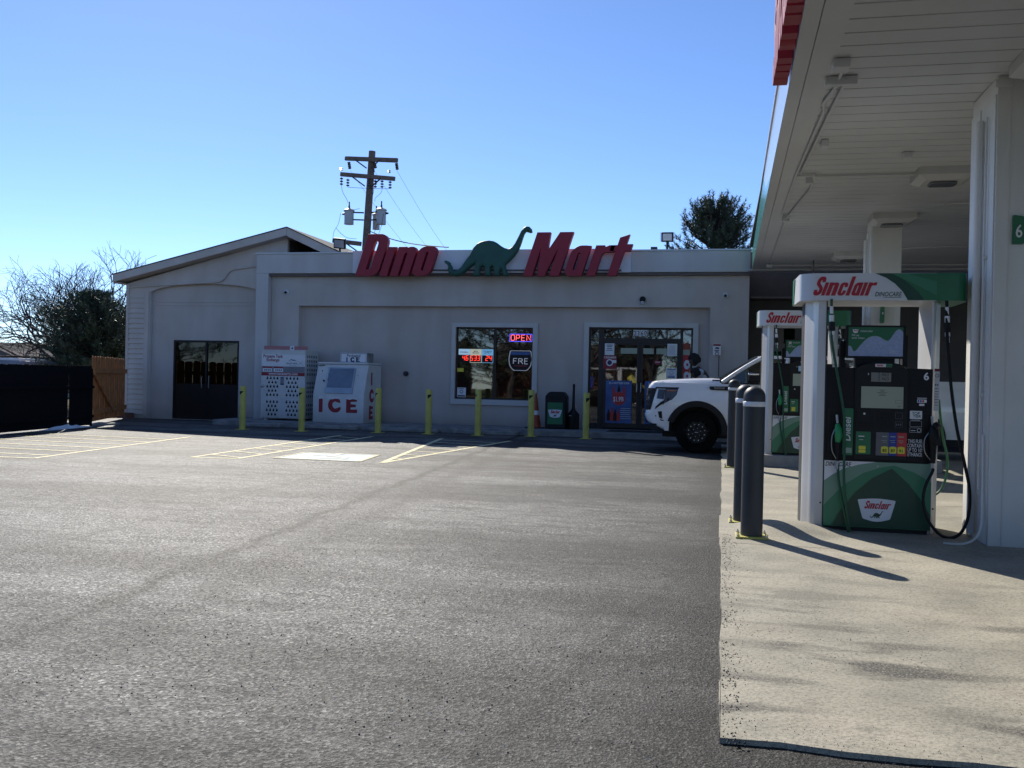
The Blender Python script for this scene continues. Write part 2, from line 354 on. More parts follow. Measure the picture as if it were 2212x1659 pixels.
# slanted heavy letters of the two signs
a_ = .05
GL = {
 'D': (.56, [[(0, 0), (.44, 0, .12), (.56, .10, .08), (.56, .84, .12), (.42, 1, .12), (0, 1)], [(.22, .16), (.29, .16, .03), (.33, .2, .03), (.33, .78, .03), (.29, .84, .03), (.22, .84)]]),
 'i': (.20, [[(0, 0), (.20, 0), (.20, .69), (0, .69)]]),
 'n': (.47, [[(0, 0), (.20, 0), (.20, .50, .02), (.22, .55, .02), (.26, .55, .02), (.26, 0), (.47, 0), (.47, .60, .06), (.40, .69, .06), (.27, .69, .03), (.20, .66), (.20, .69), (0, .69)]]),
 'o': (.46, [[(0, .08, .08), (.10, 0, .06), (.34, 0, .08), (.46, .10, .08), (.46, .60, .08), (.36, .70, .08), (.10, .70, .08), (0, .61, .06)], [(.205, .13, .02), (.26, .13, .02), (.26, .56, .02), (.205, .56, .02)]]),
 'a': (.42, [[(0, .08, .06), (.09, 0, .06), (.21, 0), (.42, 0), (.42, .68), (.30, .69), (.12, .69, .1), (0, .56, .08)], [(.17, .14, .03), (.23, .14, .02), (.23, .52, .02), (.17, .52, .03)]]),
 'r': (.44, [[(0, 0), (.20, 0), (.20, .48, .03), (.24, .53, .03), (.44, .53), (.44, .69), (.30, .69, .02), (.20, .64), (.20, .69), (0, .69)]]),
 't': (.46, [[(.14, 0), (.34, 0), (.34, .55), (.48, .55), (.48, .71), (.34, .71), (.34, .93), (.14, .86), (.14, .69), (0, .69), (0, .55), (.14, .55)]]),
 'M': (.84, [[(0, 0), (.22, 0), (.21, .62), (.33, 0), (.50, 0), (.61, .62), (.61, 0), (.84, 0), (.84, 1), (.53, 1), (.385, .58), (.31, 1), (0, 1)]]),
 'S': (.47, [[(.19, .30), (0, .30), (0, .10, .08), (.12, 0, .08), (.34, 0, .1), (.47, .14, .1), (.47, .38, .1), (.36, .50, .08), (.20, .64, .04), (.20, .80, .04), (.28, .80, .03), (.28, .70), (.47, .70), (.47, .88, .1), (.36, 1, .1), (.12, 1, .1), (0, .86, .1), (0, .60, .1), (.12, .49, .08), (.27, .36, .04), (.27, .19, .04), (.19, .19, .03)]]),
 'c': (.40, [[(0, .09, .08), (.10, 0, .08), (.31, 0, .08), (.40, .09, .08), (.40, .27), (.24, .27), (.24, .14, .02), (.18, .14, .02), (.18, .55, .02), (.24, .55, .02), (.24, .44), (.40, .44), (.40, .60, .08), (.31, .69, .08), (.10, .69, .08), (0, .60, .08)]]),
 'l': (.19, [[(0, 0), (.19, 0), (.19, 1), (0, 1)]]),
}
GAP = {'D': .04, 'i': .05, 'n': .05, 'o': .05}
def glyph(ch, size, x0=0., shear=.32, wx=1.):
    w, outs = GL[ch]; return [[((x0+px*wx+py*shear)*size, py*size) for px, py in rp(o, 4)] for o in outs]
def brand(mb, O, UV, size, depth=.003, wx=.88):
    for x, ch, w in zip((0, .435, .655, 1.215, 1.66, 1.92, 2.37, 2.60), 'Sinclair', (1.0, 1., 1.2, 1.1, 1.12, 1.1, 1., 1.05)): mb.fill(glyph(ch, size, x, .34, wx*w), O, UV, depth)
    return mb
DINO = [(975,105),(1000,93),(1030,98),(1055,125),(1060,155),(1040,162),(1010,152),(995,150),(978,175),(965,215),(945,280),(920,340),(885,390),(840,440),(800,470),(790,490),(800,530),(815,560),(832,592),(775,592),(762,570),(756,540),(745,530),(733,545),(742,592),(685,592),(674,560),(670,505),(656,492),(643,502),(640,550),(655,592),(590,592),(577,565),(580,505),(562,492),(542,502),(530,545),(535,592),(460,592),(462,560),(475,520),(478,466),(450,485),(410,520),(370,555),(330,582),(280,594),(235,585),(205,560),(192,525),(195,495),(185,465),(150,440),(155,432),(185,438),(215,462),(237,495),(244,528),(265,538),(295,528),(330,500),(370,440),(400,400),(425,360),(455,305),(490,265),(530,243),(575,233),(620,230),(665,238),(700,255),(740,285),(780,308),(825,318),(855,300),(885,262),(920,195),(945,140)]
def dino(size): return [[((x-600)/910*size, (592-y)/910*size) for x, y in DINO][::-1]]
SHIELD = rp([(-.5, .40, .05), (0, .47, .2), (.5, .40, .05), (.36, -.33, .05), (0, -.47, .2), (-.36, -.33, .05)], 5)
def scl(pts, sx, sy=None): sy = sy or sx; return [(x*sx, y*sy) for x, y in pts]
# ------------------------------------------------------------------ ground, lot, slabs, markings
g = MB().add([(-160, -90, -.02), (140, -90, -.02), (140, 190, -.02), (-160, 190, -.02)], [(0, 1, 2, 3)]).build('ground', 'grass'); tag(g, kind='structure')
g = MB().add([(-60, -14, -.012), (60, -14, -.012), (60, -6, -.012), (-60, -6, -.012)], [(0, 1, 2, 3)]).build('road', mat('road_asphalt', (.11, .11, .11), .85, bump=.5, bs=90)); tag(g, kind='structure')
lot = MB()
nx, ny = 40, 40
vs = []; fs = []
for j in range(ny+1):
    for i in range(nx+1):
        x = -17.9+57*i/nx; y = -6+34*j/ny; vs.append((x, y, 0 if x > -17 else 0))
for j in range(ny):
    for i in range(nx): a = j*(nx+1)+i; fs.append((a, a+1, a+nx+2, a+nx+1))
lot.add(vs, fs); tag(lot.build('parking_lot', 'asphalt', smooth=False), kind='structure')
rn = random.Random(3)
def slab(x0, x1, y0, y1, ragl, ragf, top=.022):
    L = []
    if ragf: L += [(x0+(x1-x0)*i/60, y0+(noise.noise(Vector((i*.6, 1, 0)))*.035+noise.noise(Vector((i*3.1, 4, 0)))*.012)-.09*(i/60)) for i in range(61)]
    else: L += [(x0, y0), (x1, y0)]
    L += [(x1, y1)]
    k = int((y1-y0)/.05)
    L += [(x0+(noise.noise(Vector((0, (y1-(y1-y0)*i/k)*1.1, 3)))*.03+noise.noise(Vector((2, (y1-(y1-y0)*i/k)*13, 3)))*.010), y1-(y1-y0)*i/k) for i in range(k+1)]
    return rp(L[:0]+L)
pad = MB()
for y0, y1, f in ((3.80, 8.52, True), (8.532, 12.1, False), (12.112, 16.2, False), (16.212, 19.35, False), (19.362, 22.6, False)):
    pad.prism([p for p in slab(.02, 14, y0, y1, True, f)], (0, 0, .022), UP, .05)
tag(pad.build('concrete_pad', 'concrete', smooth=False), kind='structure')
# small hump of the slab at the foot of the near pump
hv = []; hf = []; n1 = 18
for j in range(n1+1):
    for i in range(n1+1):
        u, v = i/n1*2-1, j/n1*2-1; r = min(1, math.hypot(u, v)); hv.append((.62+u*.62, 9.55+v*.75, .0215+.085*(math.cos(r*math.pi)+1)/2*(1 if r < 1 else 0)))
for j in range(n1):
    for i in range(n1): a = j*(n1+1)+i; hf.append((a, a+1, a+n1+2, a+n1+1))
tag(MB().add(hv, hf).build('concrete_mound', 'concrete'), kind='structure')
# walk in front of the store, broken kerb edge
sw = MB(); P = [(-13.9, 26.2), (-13.9, 24.2)]
for i in range(120):
    x = -13.9+14.6*(i+1)/121; P.append((x, 23.9+noise.noise(Vector((x*2.3, 0, 0)))*.06+noise.noise(Vector((x*11, 0, 0)))*.02))
P += [(.75, 23.9), (.75, 26.2)]
sw.prism(P, (0, 0, .13), UP, .15); tag(sw.build('sidewalk', 'concrete_old', smooth=False), kind='structure')
crv = MB()
for x, w in ((-12.2, 1.2), (-10.2, 1.6), (-8.1, 1.9), (-5.9, 1.7)):
    crv.box(x-w/2, x+w/2, 23.55+.05*math.sin(x), 23.84, 0, .10)
tag(crv.build('kerb', 'concrete_old', bevel=.02), kind='structure')
# markings on the asphalt: flat sheets
def line(mb, a, b, w=.10, z=.004):
    a, b = Vector((*a, z)), Vector((*b, z)); d = (b-a).normalized(); n = Vector((-d.y, d.x, 0))*w/2
    mb.add([a+n, a-n, b-n, b+n], [(0, 1, 2, 3)])
mk = MB(); L0, L1 = (-11.95, 13.0), (-10.62, 13.06)
line(mk, (-13.6, 12.9), L1); line(mk, L1, (-11.42, 18.9), z=.0045)
for k in range(6):
    y = 13.6+k*.86; line(mk, (-10.70-.125*(y-13.06)-.02, y), (-14.5, y+.10+.35*k*.1), z=.005)
tag(mk.build('left_hatched_marking', 'paintyellow', smooth=False), kind='structure')
mk = MB(); A, B, Cc, D = (-8.61, 14.31), (-7.84, 14.41), (-8.05, 21.2), (-8.85, 21.2)
line(mk, A, B); line(mk, B, Cc, z=.0045); line(mk, A, D, z=.0045)
for k in range(8): y = 14.6+k*.82; line(mk, (-8.63-.01*k, y+.35), (-7.87-.015*k, y), .08, .005)
tag(mk.build('middle_hatched_marking', 'paintyellow', smooth=False), kind='structure')
mk = MB(); line(mk, (-5.42, 14.73), (-4.75, 21.4), z=.0045); line(mk, (-5.42, 14.73), (-6.4, 21.4), z=.005)
for k in range(7): y = 15.6+k*.85; f = (y-14.73)/6.67; line(mk, (-5.42-.98*f, y+.25*f), (-5.42+.67*f, y-.2*f), .08, .0055)
tag(mk.build('right_hatched_marking', 'paintyellow', smooth=False), kind='structure')
mk = MB(); mk.add([(-7.37, 14.78, .004), (-5.83, 14.78, .004), (-6.02, 16.2, .004), (-7.40, 16.1, .004)], [(0, 1, 2, 3)])
tag(mk.build('blue_parking_patch', 'paintblue', smooth=False), kind='structure')
mk = MB(); 
for a, b in (((-7.37, 14.78), (-5.83, 14.78)), ((-5.83, 14.78), (-6.02, 16.2)), ((-6.02, 16.2), (-7.40, 16.1)), ((-7.40, 16.1), (-7.37, 14.78))): line(mk, a, b, .06, .008)
tag(mk.build('patch_border_marking', 'paintyellow', smooth=False), kind='structure')
mk = MB(); c = Vector((-6.68, 15.45)); ring = [(c.x+.34*math.cos(t), c.y+.34*math.sin(t)) for t in [math.radians(a) for a in range(100, 391, 15)]]
for a, b in zip(ring, ring[1:]): line(mk, a, b, .09, .008)
line(mk, (-6.70, 16.0), (-6.66, 15.45), .12, .009); line(mk, (-6.66, 15.5), (-6.34, 15.46), .10, .010); line(mk, (-6.36, 15.5), (-6.25, 15.1), .10, .0115)
mk.prism(circ(-6.70, 16.03, .07), (0, 0, .012), UP, .001)
tag(mk.build('accessible_symbol_marking', 'paintwhite', smooth=False), kind='structure')
# crumbs and chippings scattered on the slab and asphalt
st = MB()
def stone(x, y, z, r):
    n = len(st.v); a0 = rn.random()*6
    for k in range(5): st.v.append(Vector((x+r*math.cos(a0+k*1.257)*rn.uniform(.7, 1.2), y+r*math.sin(a0+k*1.257)*rn.uniform(.7, 1.2), z-.002)))
    st.v.append(Vector((x, y, z+r*rn.uniform(.5, 1)))); st.f += [(n+k, n+(k+1) % 5, n+5) for k in range(5)]
for _ in range(5200):
    x = .04+abs(rn.gauss(0, .9)); y = rn.uniform(3.7, 8.3); w = noise.noise(Vector((x*.8, y*3.2, 7)))
    if w < rn.uniform(-.12, .35): continue
    stone(x, y, .022, rn.uniform(.0015, .0048))
for _ in range(1500):
    y = rn.uniform(3.75, 9); x_ = abs(rn.gauss(0, .06)); 
    if noise.noise(Vector((5, y*2.5, 1))) > rn.uniform(-.35, .25): stone(.03+x_, y, .022, rn.uniform(.002, .008))
for _ in range(900): stone(rn.uniform(-3.2, .0), 3.4+abs(rn.gauss(0, 2.2)), 0, rn.uniform(.003, .008))
tag(st.build('asphalt_crumbs', 'slate', smooth=False), 'loose black asphalt crumbs scattered over the edge of the pale concrete slab', 'gravel', kind='stuff')
st = MB()
for _ in range(420): stone(rn.uniform(-5.5, .0), 3.3+abs(rn.gauss(0, 4.)), .001, rn.uniform(.002, .0055))
tag(st.build('pale_chippings', 'coping', smooth=False), 'tiny pale stone chips scattered over the dark asphalt in the foreground', 'gravel', kind='stuff')
lf = MB().add([(1.55, 4.55, .03), (1.60, 4.57, .045), (1.63, 4.52, .03), (1.58, 4.50, .04)], [(0, 1, 2), (0, 2, 3)]).build('fallen_leaf', 'leaf')
tag(lf, 'small orange dry leaf lying on the pale concrete slab', 'leaf')
# ------------------------------------------------------------------ store
T = thing('store_building', (-6.4, 25.9, 0), 'single storey grey stucco shop with flat parapet, recessed front, one window and double doors', 'shop building')
YF = 25.9
w = MB()
def wall_holes(mb, x0, x1, z0, z1, holes, y, th=.2):
    mb.fill([rect(x0, x1, z0, z1)]+[list(reversed(rect(*h))) for h in holes], (0, y, 0), FR, th)
# outer frame wall (y 25.7) and recessed panel (y 25.88)
WH = (-7.39, -5.16, .85, 2.88); DH = (-3.60, -.79, .12, 2.91)
o = MB(); o.box(-12.99, -12.12, 25.72, 26.2, 0, 4.37); o.box(-12.12, -.35, 25.72, 26.2, 3.45, 4.37); o.box(-.35, .64, 25.72, 26.2, 0, 4.37)
o.build('upper_wall', 'stucco', T, smooth=False)
pn = MB(); wall_holes(pn, -12.12, -.35, 0, 3.45, [WH, DH], 26.10, .2); pn.build('recessed_wall', 'stucco_panel', T, smooth=False)
# left pier + parapet
MB().box(-13.38, -13.0, 25.5, 26.4, 0, 4.37).build('pier', 'parapet', T, smooth=False)
p = MB().box(-13.38, .65, 25.5, 25.9, 4.372, 4.93); p.box(-13.38, -13.2, 25.9, 36, 4.372, 4.93); p.build('parapet', 'parapet', T, bevel=.006)
MB().box(-13.41, .68, 25.47, 25.95, 4.932, 4.975).build('coping', 'coping', T, bevel=.004)
MB().box(-13.0, .66, 25.56, 25.72, 4.30, 4.368).build('soffit_strip', 'band', T, smooth=False)
MB().box(-13.2, .62, 26.4, 38, 4.5, 4.6).box(-13.38, -13.2, 26.4, 38, 0, 4.37).box(-13.2, .6, 37.8, 38, 0, 4.5).build('roof', 'roofgrey', T, smooth=False)
MB().fill([rect(-7.50, -5.02, .70, 3.0), list(reversed(rect(*WH)))], (0, 25.895, 0), FR, .06).build('window_trim', 'trim', T, smooth=False)
MB().fill([[(-3.73, .13), (-3.60, .13), (-3.60, 2.91), (-.79, 2.91), (-.79, .13), (-.65, .13), (-.65, 3.04), (-3.73, 3.04)]], (0, 25.895, 0), FR, .06).build('door_trim', 'trim', T, smooth=False)
def frame(mb, x0, x1, z0, z1, w, y, d=.06): mb.fill([rect(x0, x1, z0, z1), list(reversed(rect(x0+w, x1-w, z0+w, z1-w)))], (0, y, 0), FR, d)
wf = MB(); frame(wf, *WH, .045, 26.0); wf.box(-6.30, -6.235, 25.94, 25.998, .9, 2.83); win = wf.build('window', 'bronze', T, smooth=False)
MB().box(-7.34, -6.30, 25.975, 25.98, .9, 2.83).build('pane', G_STORE, win); MB().box(-6.235, -5.21, 25.975, 25.98, .9, 2.83).build('pane', G_STORE, win)
# entrance
ef = MB(); frame(ef, *DH, .05, 26.02, .08)
ef.box(-3.33, -3.20, 25.94, 26.018, .17, 2.86); ef.box(-1.13, -1.055, 25.94, 26.018, .17, 2.86); ef.box(-3.20, -1.13, 25.94, 26.018, 2.52, 2.62); ent = ef.build('entrance_frame', 'bronze', T, smooth=False)
for x0, x1, z0, z1 in ((-3.55, -3.33, .17, 2.86), (-3.20, -1.13, 2.62, 2.86), (-1.055, -.84, .17, 2.86)): MB().box(x0, x1, 25.985, 25.99, z0, z1).build('pane', G_STORE, ent)
for x0, x1, hx in ((-3.195, -2.205, -2.26), (-2.195, -1.135, -2.15)):
    d = MB(); frame(d, x0, x1, .14, 2.515, .07, 25.99, .05); d.box(x0+.07, x1-.07, 25.945, 25.988, .21, .30); dr = d.build('door', 'bronze', T, smooth=False)
    MB().box(x0+.07, x1-.07, 25.968, 25.972, .30, 2.445).build('pane', G_STORE, dr)
    MB().tube([(hx, 25.93, 1.42), (hx, 25.87, 1.40), (hx, 25.87, 1.16), (hx, 25.93, 1.14)], .016, 8).build('door_handle', 'steel', dr)
# room behind the glass
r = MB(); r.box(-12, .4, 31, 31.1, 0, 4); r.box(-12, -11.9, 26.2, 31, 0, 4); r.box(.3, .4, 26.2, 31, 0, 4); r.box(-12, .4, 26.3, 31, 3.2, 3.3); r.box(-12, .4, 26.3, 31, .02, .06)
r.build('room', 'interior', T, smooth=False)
rs = random.Random(5)
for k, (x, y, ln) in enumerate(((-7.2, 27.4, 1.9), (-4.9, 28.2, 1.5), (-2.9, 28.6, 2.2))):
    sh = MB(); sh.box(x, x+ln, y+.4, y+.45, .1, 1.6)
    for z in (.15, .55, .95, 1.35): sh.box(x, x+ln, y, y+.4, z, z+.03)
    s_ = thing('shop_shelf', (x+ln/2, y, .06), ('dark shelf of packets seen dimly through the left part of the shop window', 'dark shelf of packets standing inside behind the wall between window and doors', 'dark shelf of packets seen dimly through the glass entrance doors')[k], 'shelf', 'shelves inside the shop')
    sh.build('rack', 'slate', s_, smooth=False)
    for c_ in ('red', 'posterblue', 'yellow', 'cardwhite'):
        pk = MB()
        for z in (.18, .58, .98, 1.38):
            q = x+.02+rs.random()*.3
            while q < x+ln-.12:
                wd = rs.uniform(.06, .12)
                if rs.random() < .4: pk.box(q, q+wd, y+.04, y+.2, z, z+rs.uniform(.12, .25))
                q += wd+rs.uniform(.05, .4)
        o_ = pk.build('packets', c_, s_, smooth=False); o_['kind'] = 'stuff'
# conduit stubs under the parapet
# dark wing of the building under the fuel canopy
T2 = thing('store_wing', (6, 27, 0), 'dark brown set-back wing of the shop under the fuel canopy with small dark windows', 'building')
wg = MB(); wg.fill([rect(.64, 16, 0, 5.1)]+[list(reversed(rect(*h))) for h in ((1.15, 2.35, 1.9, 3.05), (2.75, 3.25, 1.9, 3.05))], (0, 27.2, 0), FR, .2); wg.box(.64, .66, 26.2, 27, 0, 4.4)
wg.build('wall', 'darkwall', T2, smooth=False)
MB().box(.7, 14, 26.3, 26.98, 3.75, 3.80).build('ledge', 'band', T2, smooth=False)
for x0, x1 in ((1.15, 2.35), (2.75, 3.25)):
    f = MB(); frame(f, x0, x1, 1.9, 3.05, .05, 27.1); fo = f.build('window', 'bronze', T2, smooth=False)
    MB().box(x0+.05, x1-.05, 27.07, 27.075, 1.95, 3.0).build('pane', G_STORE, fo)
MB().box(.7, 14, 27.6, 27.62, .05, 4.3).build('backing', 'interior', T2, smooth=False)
# ------------------------------------------------------------------ gabled building on the left
T = thing('gabled_building', (-15.5, 26, 0), 'grey stucco building with a low gable roof, arched panel and dark double doors', 'building')
gw = MB(); AR = [(-17.12, 0), (-13.4, 0), (-13.4, 3.80)]+[(-15.27+1.87*math.cos(t), 3.80+.31*math.sin(t)) for t in [math.radians(a) for a in range(10, 171, 10)]]+[(-17.12, 3.80)]
gw.fill([[(-17.89, 0), (-13.38, 0), (-12.62, 0), (-12.62, 5.46), (-17.89, 4.13)], list(reversed([(x, z+.001) for x, z in AR]))], (0, 26.05, 0), FR, .12)
gw.build('wall', 'siding', T, smooth=False)
ap = MB(); ap.fill([[(-17.2, 0), (-13.3, 0), (-13.3, 4.3), (-17.2, 4.3)], list(reversed(rect(-16.38, -14.19, .01, 2.41)))], (0, 26.10, 0), FR, .04)
ap.box(-17.1, -13.45, 26.045, 26.058, 3.46, 3.50).box(-17.1, -13.45, 26.045, 26.058, 3.56, 3.575)
ap.build('arched_panel', 'stucco', T, smooth=False)
MB().box(-17.89, -17.87, 26.06, 38, 0, 4.1).box(-17.6, -12.9, 37.9, 38, 0, 4).build('side_wall', 'siding', T, smooth=False)
MB().box(-12.64, -12.62, 26.06, 27.6, 3.0, 5.42).box(-12.62, -10.2, 27.6, 27.62, 3, 4.9).build('gable_return', 'darkwall', T, smooth=False)
sd = MB()
for k in range(24):
    z = .12+k*.155; sd.add([(-17.84, 25.900, z), (-17.30, 25.900, z), (-17.30, 25.932, z+.150), (-17.84, 25.932, z+.150), (-17.84, 25.94, z+.012), (-17.30, 25.94, z+.012)], [(0, 1, 2, 3), (4, 5, 1, 0)])
sd.build('clapboard', 'siding', T, smooth=False)
MB().box(-17.93, -17.84, 25.9, 25.94, .05, 4.1).box(-17.30, -17.16, 25.9, 25.94, .05, 3.86).box(-17.3, -17.16, 25.9, 25.94, 3.86, 3.9).build('corner_board', 'siding', T, smooth=False)
# roof with overhang: left slope and right slope
pk = (-12.69, 5.86)
def roofplane(x0, z0, x1, z1, y0, y1, th): 
    d = Vector((x1-x0, 0, z1-z0)).normalized(); n = Vector((-d.z, 0, d.x))*th
    if n.z < 0: n = -n
    a, b = Vector((x0, 0, z0)), Vector((x1, 0, z1)); v = []
    for y in (y0, y1): v += [a+Y_*y, b+Y_*y, b+n+Y_*y, a+n+Y_*y]
    return v, [(0, 1, 2, 3), (7, 6, 5, 4), (0, 4, 5, 1), (1, 5, 6, 2), (2, 6, 7, 3), (3, 7, 4, 0)]
rf = MB(); rf.add(*roofplane(-18.20, 4.345, -12.47, 5.71, 25.52, 38, .025)); rf.add(*roofplane(-12.47, 5.71, -10.72, 4.93, 25.52, 38, .025)); rf.build('roof', 'shingle', T, smooth=False)
fa = MB()
def fas(a, b, h, y, th=.04):
    fa.add([(a[0], y, a[1]), (b[0], y, b[1]), (b[0], y, b[1]-h), (a[0], y, a[1]-h), (a[0], y+th, a[1]), (b[0], y+th, b[1]), (b[0], y+th, b[1]-h), (a[0], y+th, a[1]-h)], [(0, 3, 2, 1), (4, 5, 6, 7), (3, 7, 6, 2), (0, 4, 7, 3), (1, 2, 6, 5), (0, 1, 5, 4)])
fas((-18.16, 4.35), (-12.475, 5.705), .22, 25.54); fas((-12.465, 5.705), (-10.75, 4.94), .24, 25.54); fa.build('fascia_board', 'siding', T, smooth=False)
ev = MB(); ev.add(*roofplane(-18.12, 4.14, -12.47, 5.48, 25.58, 26.5, .02)); ev.add(*roofplane(-12.47, 5.46, -11.2, 4.895, 25.58, 27.6, .02)); ev.box(-18.16, -18.12, 25.58, 38, 4.10, 4.33); ev.box(-18.1, -17.9, 25.6, 38, 4.10, 4.12); ev.build('eave', 'stucco_panel', T, smooth=False)
dr = MB(); frame(dr, -16.38, -14.19, 0, 2.41, .06, 26.12, .05); dr.box(-15.31, -15.25, 26.075, 26.118, .02, 2.35); DD = dr.build('door_frame', 'doordark', T, smooth=False)
for x0, x1, h in ((-16.32, -15.31, -15.40), (-15.25, -14.25, -15.16)):
    MB().box(x0, x1, 26.09, 26.11, .02, 1.02).box(x0, x1, 26.085, 26.088, 1.02, 1.09).build('door', 'doordark', T, smooth=False)
    MB().box(x0+.02, x1-.02, 26.10, 26.104, 1.09, 2.35).build('pane', G_DARK, DD)
    MB().tube([(h, 26.08, 1.32), (h, 26.03, 1.30), (h, 26.03, .98), (h, 26.08, .96)], .014, 6).build('door_handle', 'steel', DD)
MB().box(-17.4, -13.4, 28, 28.1, .01, 3).box(-17.4, -13.4, 26.2, 28, .01, .02).build('room', 'interior', T, smooth=False)
MB().tube([(-17.86, 25.90, 4.0), (-16.9, 25.90, 4.06), (-14.95, 25.90, 4.16)]+[tuple(p) for p in spline([(-14.95, 25.90, 4.16), (-14.7, 25.90, 4.22), (-14.45, 25.90, 4.50), (-14.2, 25.90, 4.56)], 6)]+[(-13.4, 25.90, 4.66)], .030, 8).build('conduit', 'siding', T)
b_ = MB()
for i in range(14): b_.box(-18.05+rs.uniform(-.1, .1)+.02*i, -17.9+.025*i+rs.uniform(0, .1), 25.7+rs.uniform(-.1, .1), 25.85, 0, .12+.02*(i % 3), Matrix.Rotation(rs.uniform(-.6, .6), 3, 'Z'))
tag(b_.build('brick_rubble', 'brick', smooth=False), 'low heap of broken red bricks at the left foot of the gabled building', 'bricks', kind='stuff')
# ------------------------------------------------------------------ shop sign
T = thing('shop_sign', (-6.4, 25.45, 4.37), 'raised shop sign of slanted red letters with a green sauropod shape on the parapet', 'shop sign')
MB().box(-10.36, -2.45, 25.43, 25.498, 4.36, 5.0).build('backing_panel', 'signwhite', T, bevel=.004)
SZ = 1.18
for base, z, seq in ((-10.17, 4.245, (('D', 0), ('i', .605), ('n', .87), ('o', 1.39))), (-5.34, 4.235, (('M', 0), ('a', .935), ('r', 1.46), ('t', 1.80)))):
    for ch, x0 in seq: MB().fill(glyph(ch, SZ, x0), (base, 25.34, z), FR, .20, .008).build('letter', 'letter_red', T, ang=30)
MB().fill(dino(910/435*SZ), (-5.34-375/435*SZ, 25.32, 4.235), FR, .20, .07, br=3).build('dinosaur_figure', 'dino_green', T, ang=50)
MB().tube([(-9.9, 25.4, 4.44), (-2.7, 25.4, 4.41)], .025, 6).build('raceway', 'band', T)
# wall lamp, cameras, floodlights
t = thing('wall_lamp', (-2.14, 25.72, 3.6), 'small black oval wall lamp above the shop entrance', 'wall lamp')
MB().lathe([(.0, 0), (.07, 0), (.085, .03), (.075, .10), (.03, .13), (0, .13)], (-2.14, 25.72, 3.66), 16, -Y_).build('housing', 'black', t)
MB().lathe([(.0, 0), (.055, .01), (.05, .06), (.0, .08)], (-2.14, 25.64, 3.56), 14, -Y_).build('lamp_glass', 'floodglass', t)
for i, (x, y, z, lb) in enumerate(((-12.52, 25.72, 3.84, 'round white dome camera on the wall near the left pier of the shop'), (.03, 25.72, 3.77, 'round white dome camera on the wall right of the shop entrance'))):
    t = thing('security_camera', (x, y, z), lb, 'security camera', 'dome cameras on the shop front')
    MB().lathe([(.0, 0), (.085, 0), (.085, .02), (.06, .05), (0, .06)], (x, y, z), 18, -Y_).build('mount', 'coping', t)
    MB().lathe([(.0, .04), (.04, .055), (.03, .10), (0, .11)], (x, y-.01, z-.01), 14, -Y_).build('lens', 'black', t)
def flood(x, y, z, w, h, tilt, label, back):
    t = thing('floodlight', (x, y, z-.5), label, 'floodlight', 'floodlights on the shop roof')
    R = Matrix.Rotation(tilt, 3, 'X') @ Matrix.Rotation(.12 if back else 0, 3, 'Y'); c = (x, y, z)
    MB().box(x-w/2, x+w/2, y-.05, y+.05, z-h/2, z+h/2, R, c).build('housing', 'black', t, bevel=.02)
    MB().box(x-w/2+.04, x+w/2-.04, y-.062, y-.052, z-h/2+.04, z+h/2-.04, R, c).build('lens', 'floodglass' if back else 'cardwhite', t)
    if not back:
        fn = MB()
        for k in range(9): fn.box(x-w/2-.03, x+w/2+.03, y-.03, y+.03, z-h/2+.02+k*h/9.4, z-h/2+.032+k*h/9.4, R, c)
        fn.build('cooling_fins', 'steel', t)
    MB().tube([(x, y+.02, z-h/2), (x, y+.02, z-.52)], .03, 8).box(x-.12, x+.12, y-.05, y+.09, z-.54, z-.50).build('stand', 'black', t)
flood(-1.52, 25.7, 5.33, .32, .26, .15, 'small upright floodlight with finned rim on the roof edge right of the sign', False)
flood(-10.9, 25.75, 5.26, .36, .30, .35, 'tilted square floodlight on the roof edge left of the sign', True)
tag(MB().box(-1.95, -1.78, 25.6, 25.8, 4.975, 5.06).build('junction_box', 'slate'), 'small dark junction box on the roof edge beside the right floodlight', 'junction box')
# ------------------------------------------------------------------ fuel canopy
cz = lambda y: 4.20+(y-9.3)*.0125
cx = lambda y: .54+(y-9.0)*.0088
T = thing('fuel_canopy', (7, 12, 0), 'large white fuel canopy with ribbed metal ceiling on white box columns', 'canopy')
CY0, CY1 = -1.0, 25.46
sf = MB(); y = CY0+.3; XR = 16.
while y < CY1-.3:
    w_ = .305; yy = [y, y+.004, y+w_-.022, y+w_-.016, y+w_]; zz = [.012, 0, 0, .022, .022]
    k = len(sf.v)
    for a, b in zip(yy, zz): sf.v += [Vector((cx(a)+.34, a, cz(a)+b)), Vector((XR, a, cz(a)+b))]
    for i in range(4): sf.f.append((k+2*i, k+2*i+1, k+2*i+3, k+2*i+2))
    y += w_
sf.build('ceiling', 'soffit', T, smooth=False)
def ribbon(mb, xa, xb, za, zb, y0=CY0, y1=CY1, n=14):   # box strip that follows the canopy edge
    for i in range(n):
        a = y0+(y1-y0)*i/n; b = y0+(y1-y0)*(i+1)/n
        v = [Vector((cx(q)+x, q, cz(q)+z)) for q in (a, b) for z in (za, zb) for x in (xa, xb)]
        mb.add(v, [(0, 1, 5, 4), (2, 6, 7, 3), (0, 4, 6, 2), (1, 3, 7, 5)]+([(0, 2, 3, 1)] if i == 0 else [])+([(4, 5, 7, 6)] if i == n-1 else []))
tr = MB(); ribbon(tr, .002, .13, -.012, .03); ribbon(tr, .138, .345, -.006, .03); tr.box(.6, XR, CY1-.35, CY1-.06, 4.36, 4.40); tr.build('edge_trim', 'soffit', T, smooth=False)
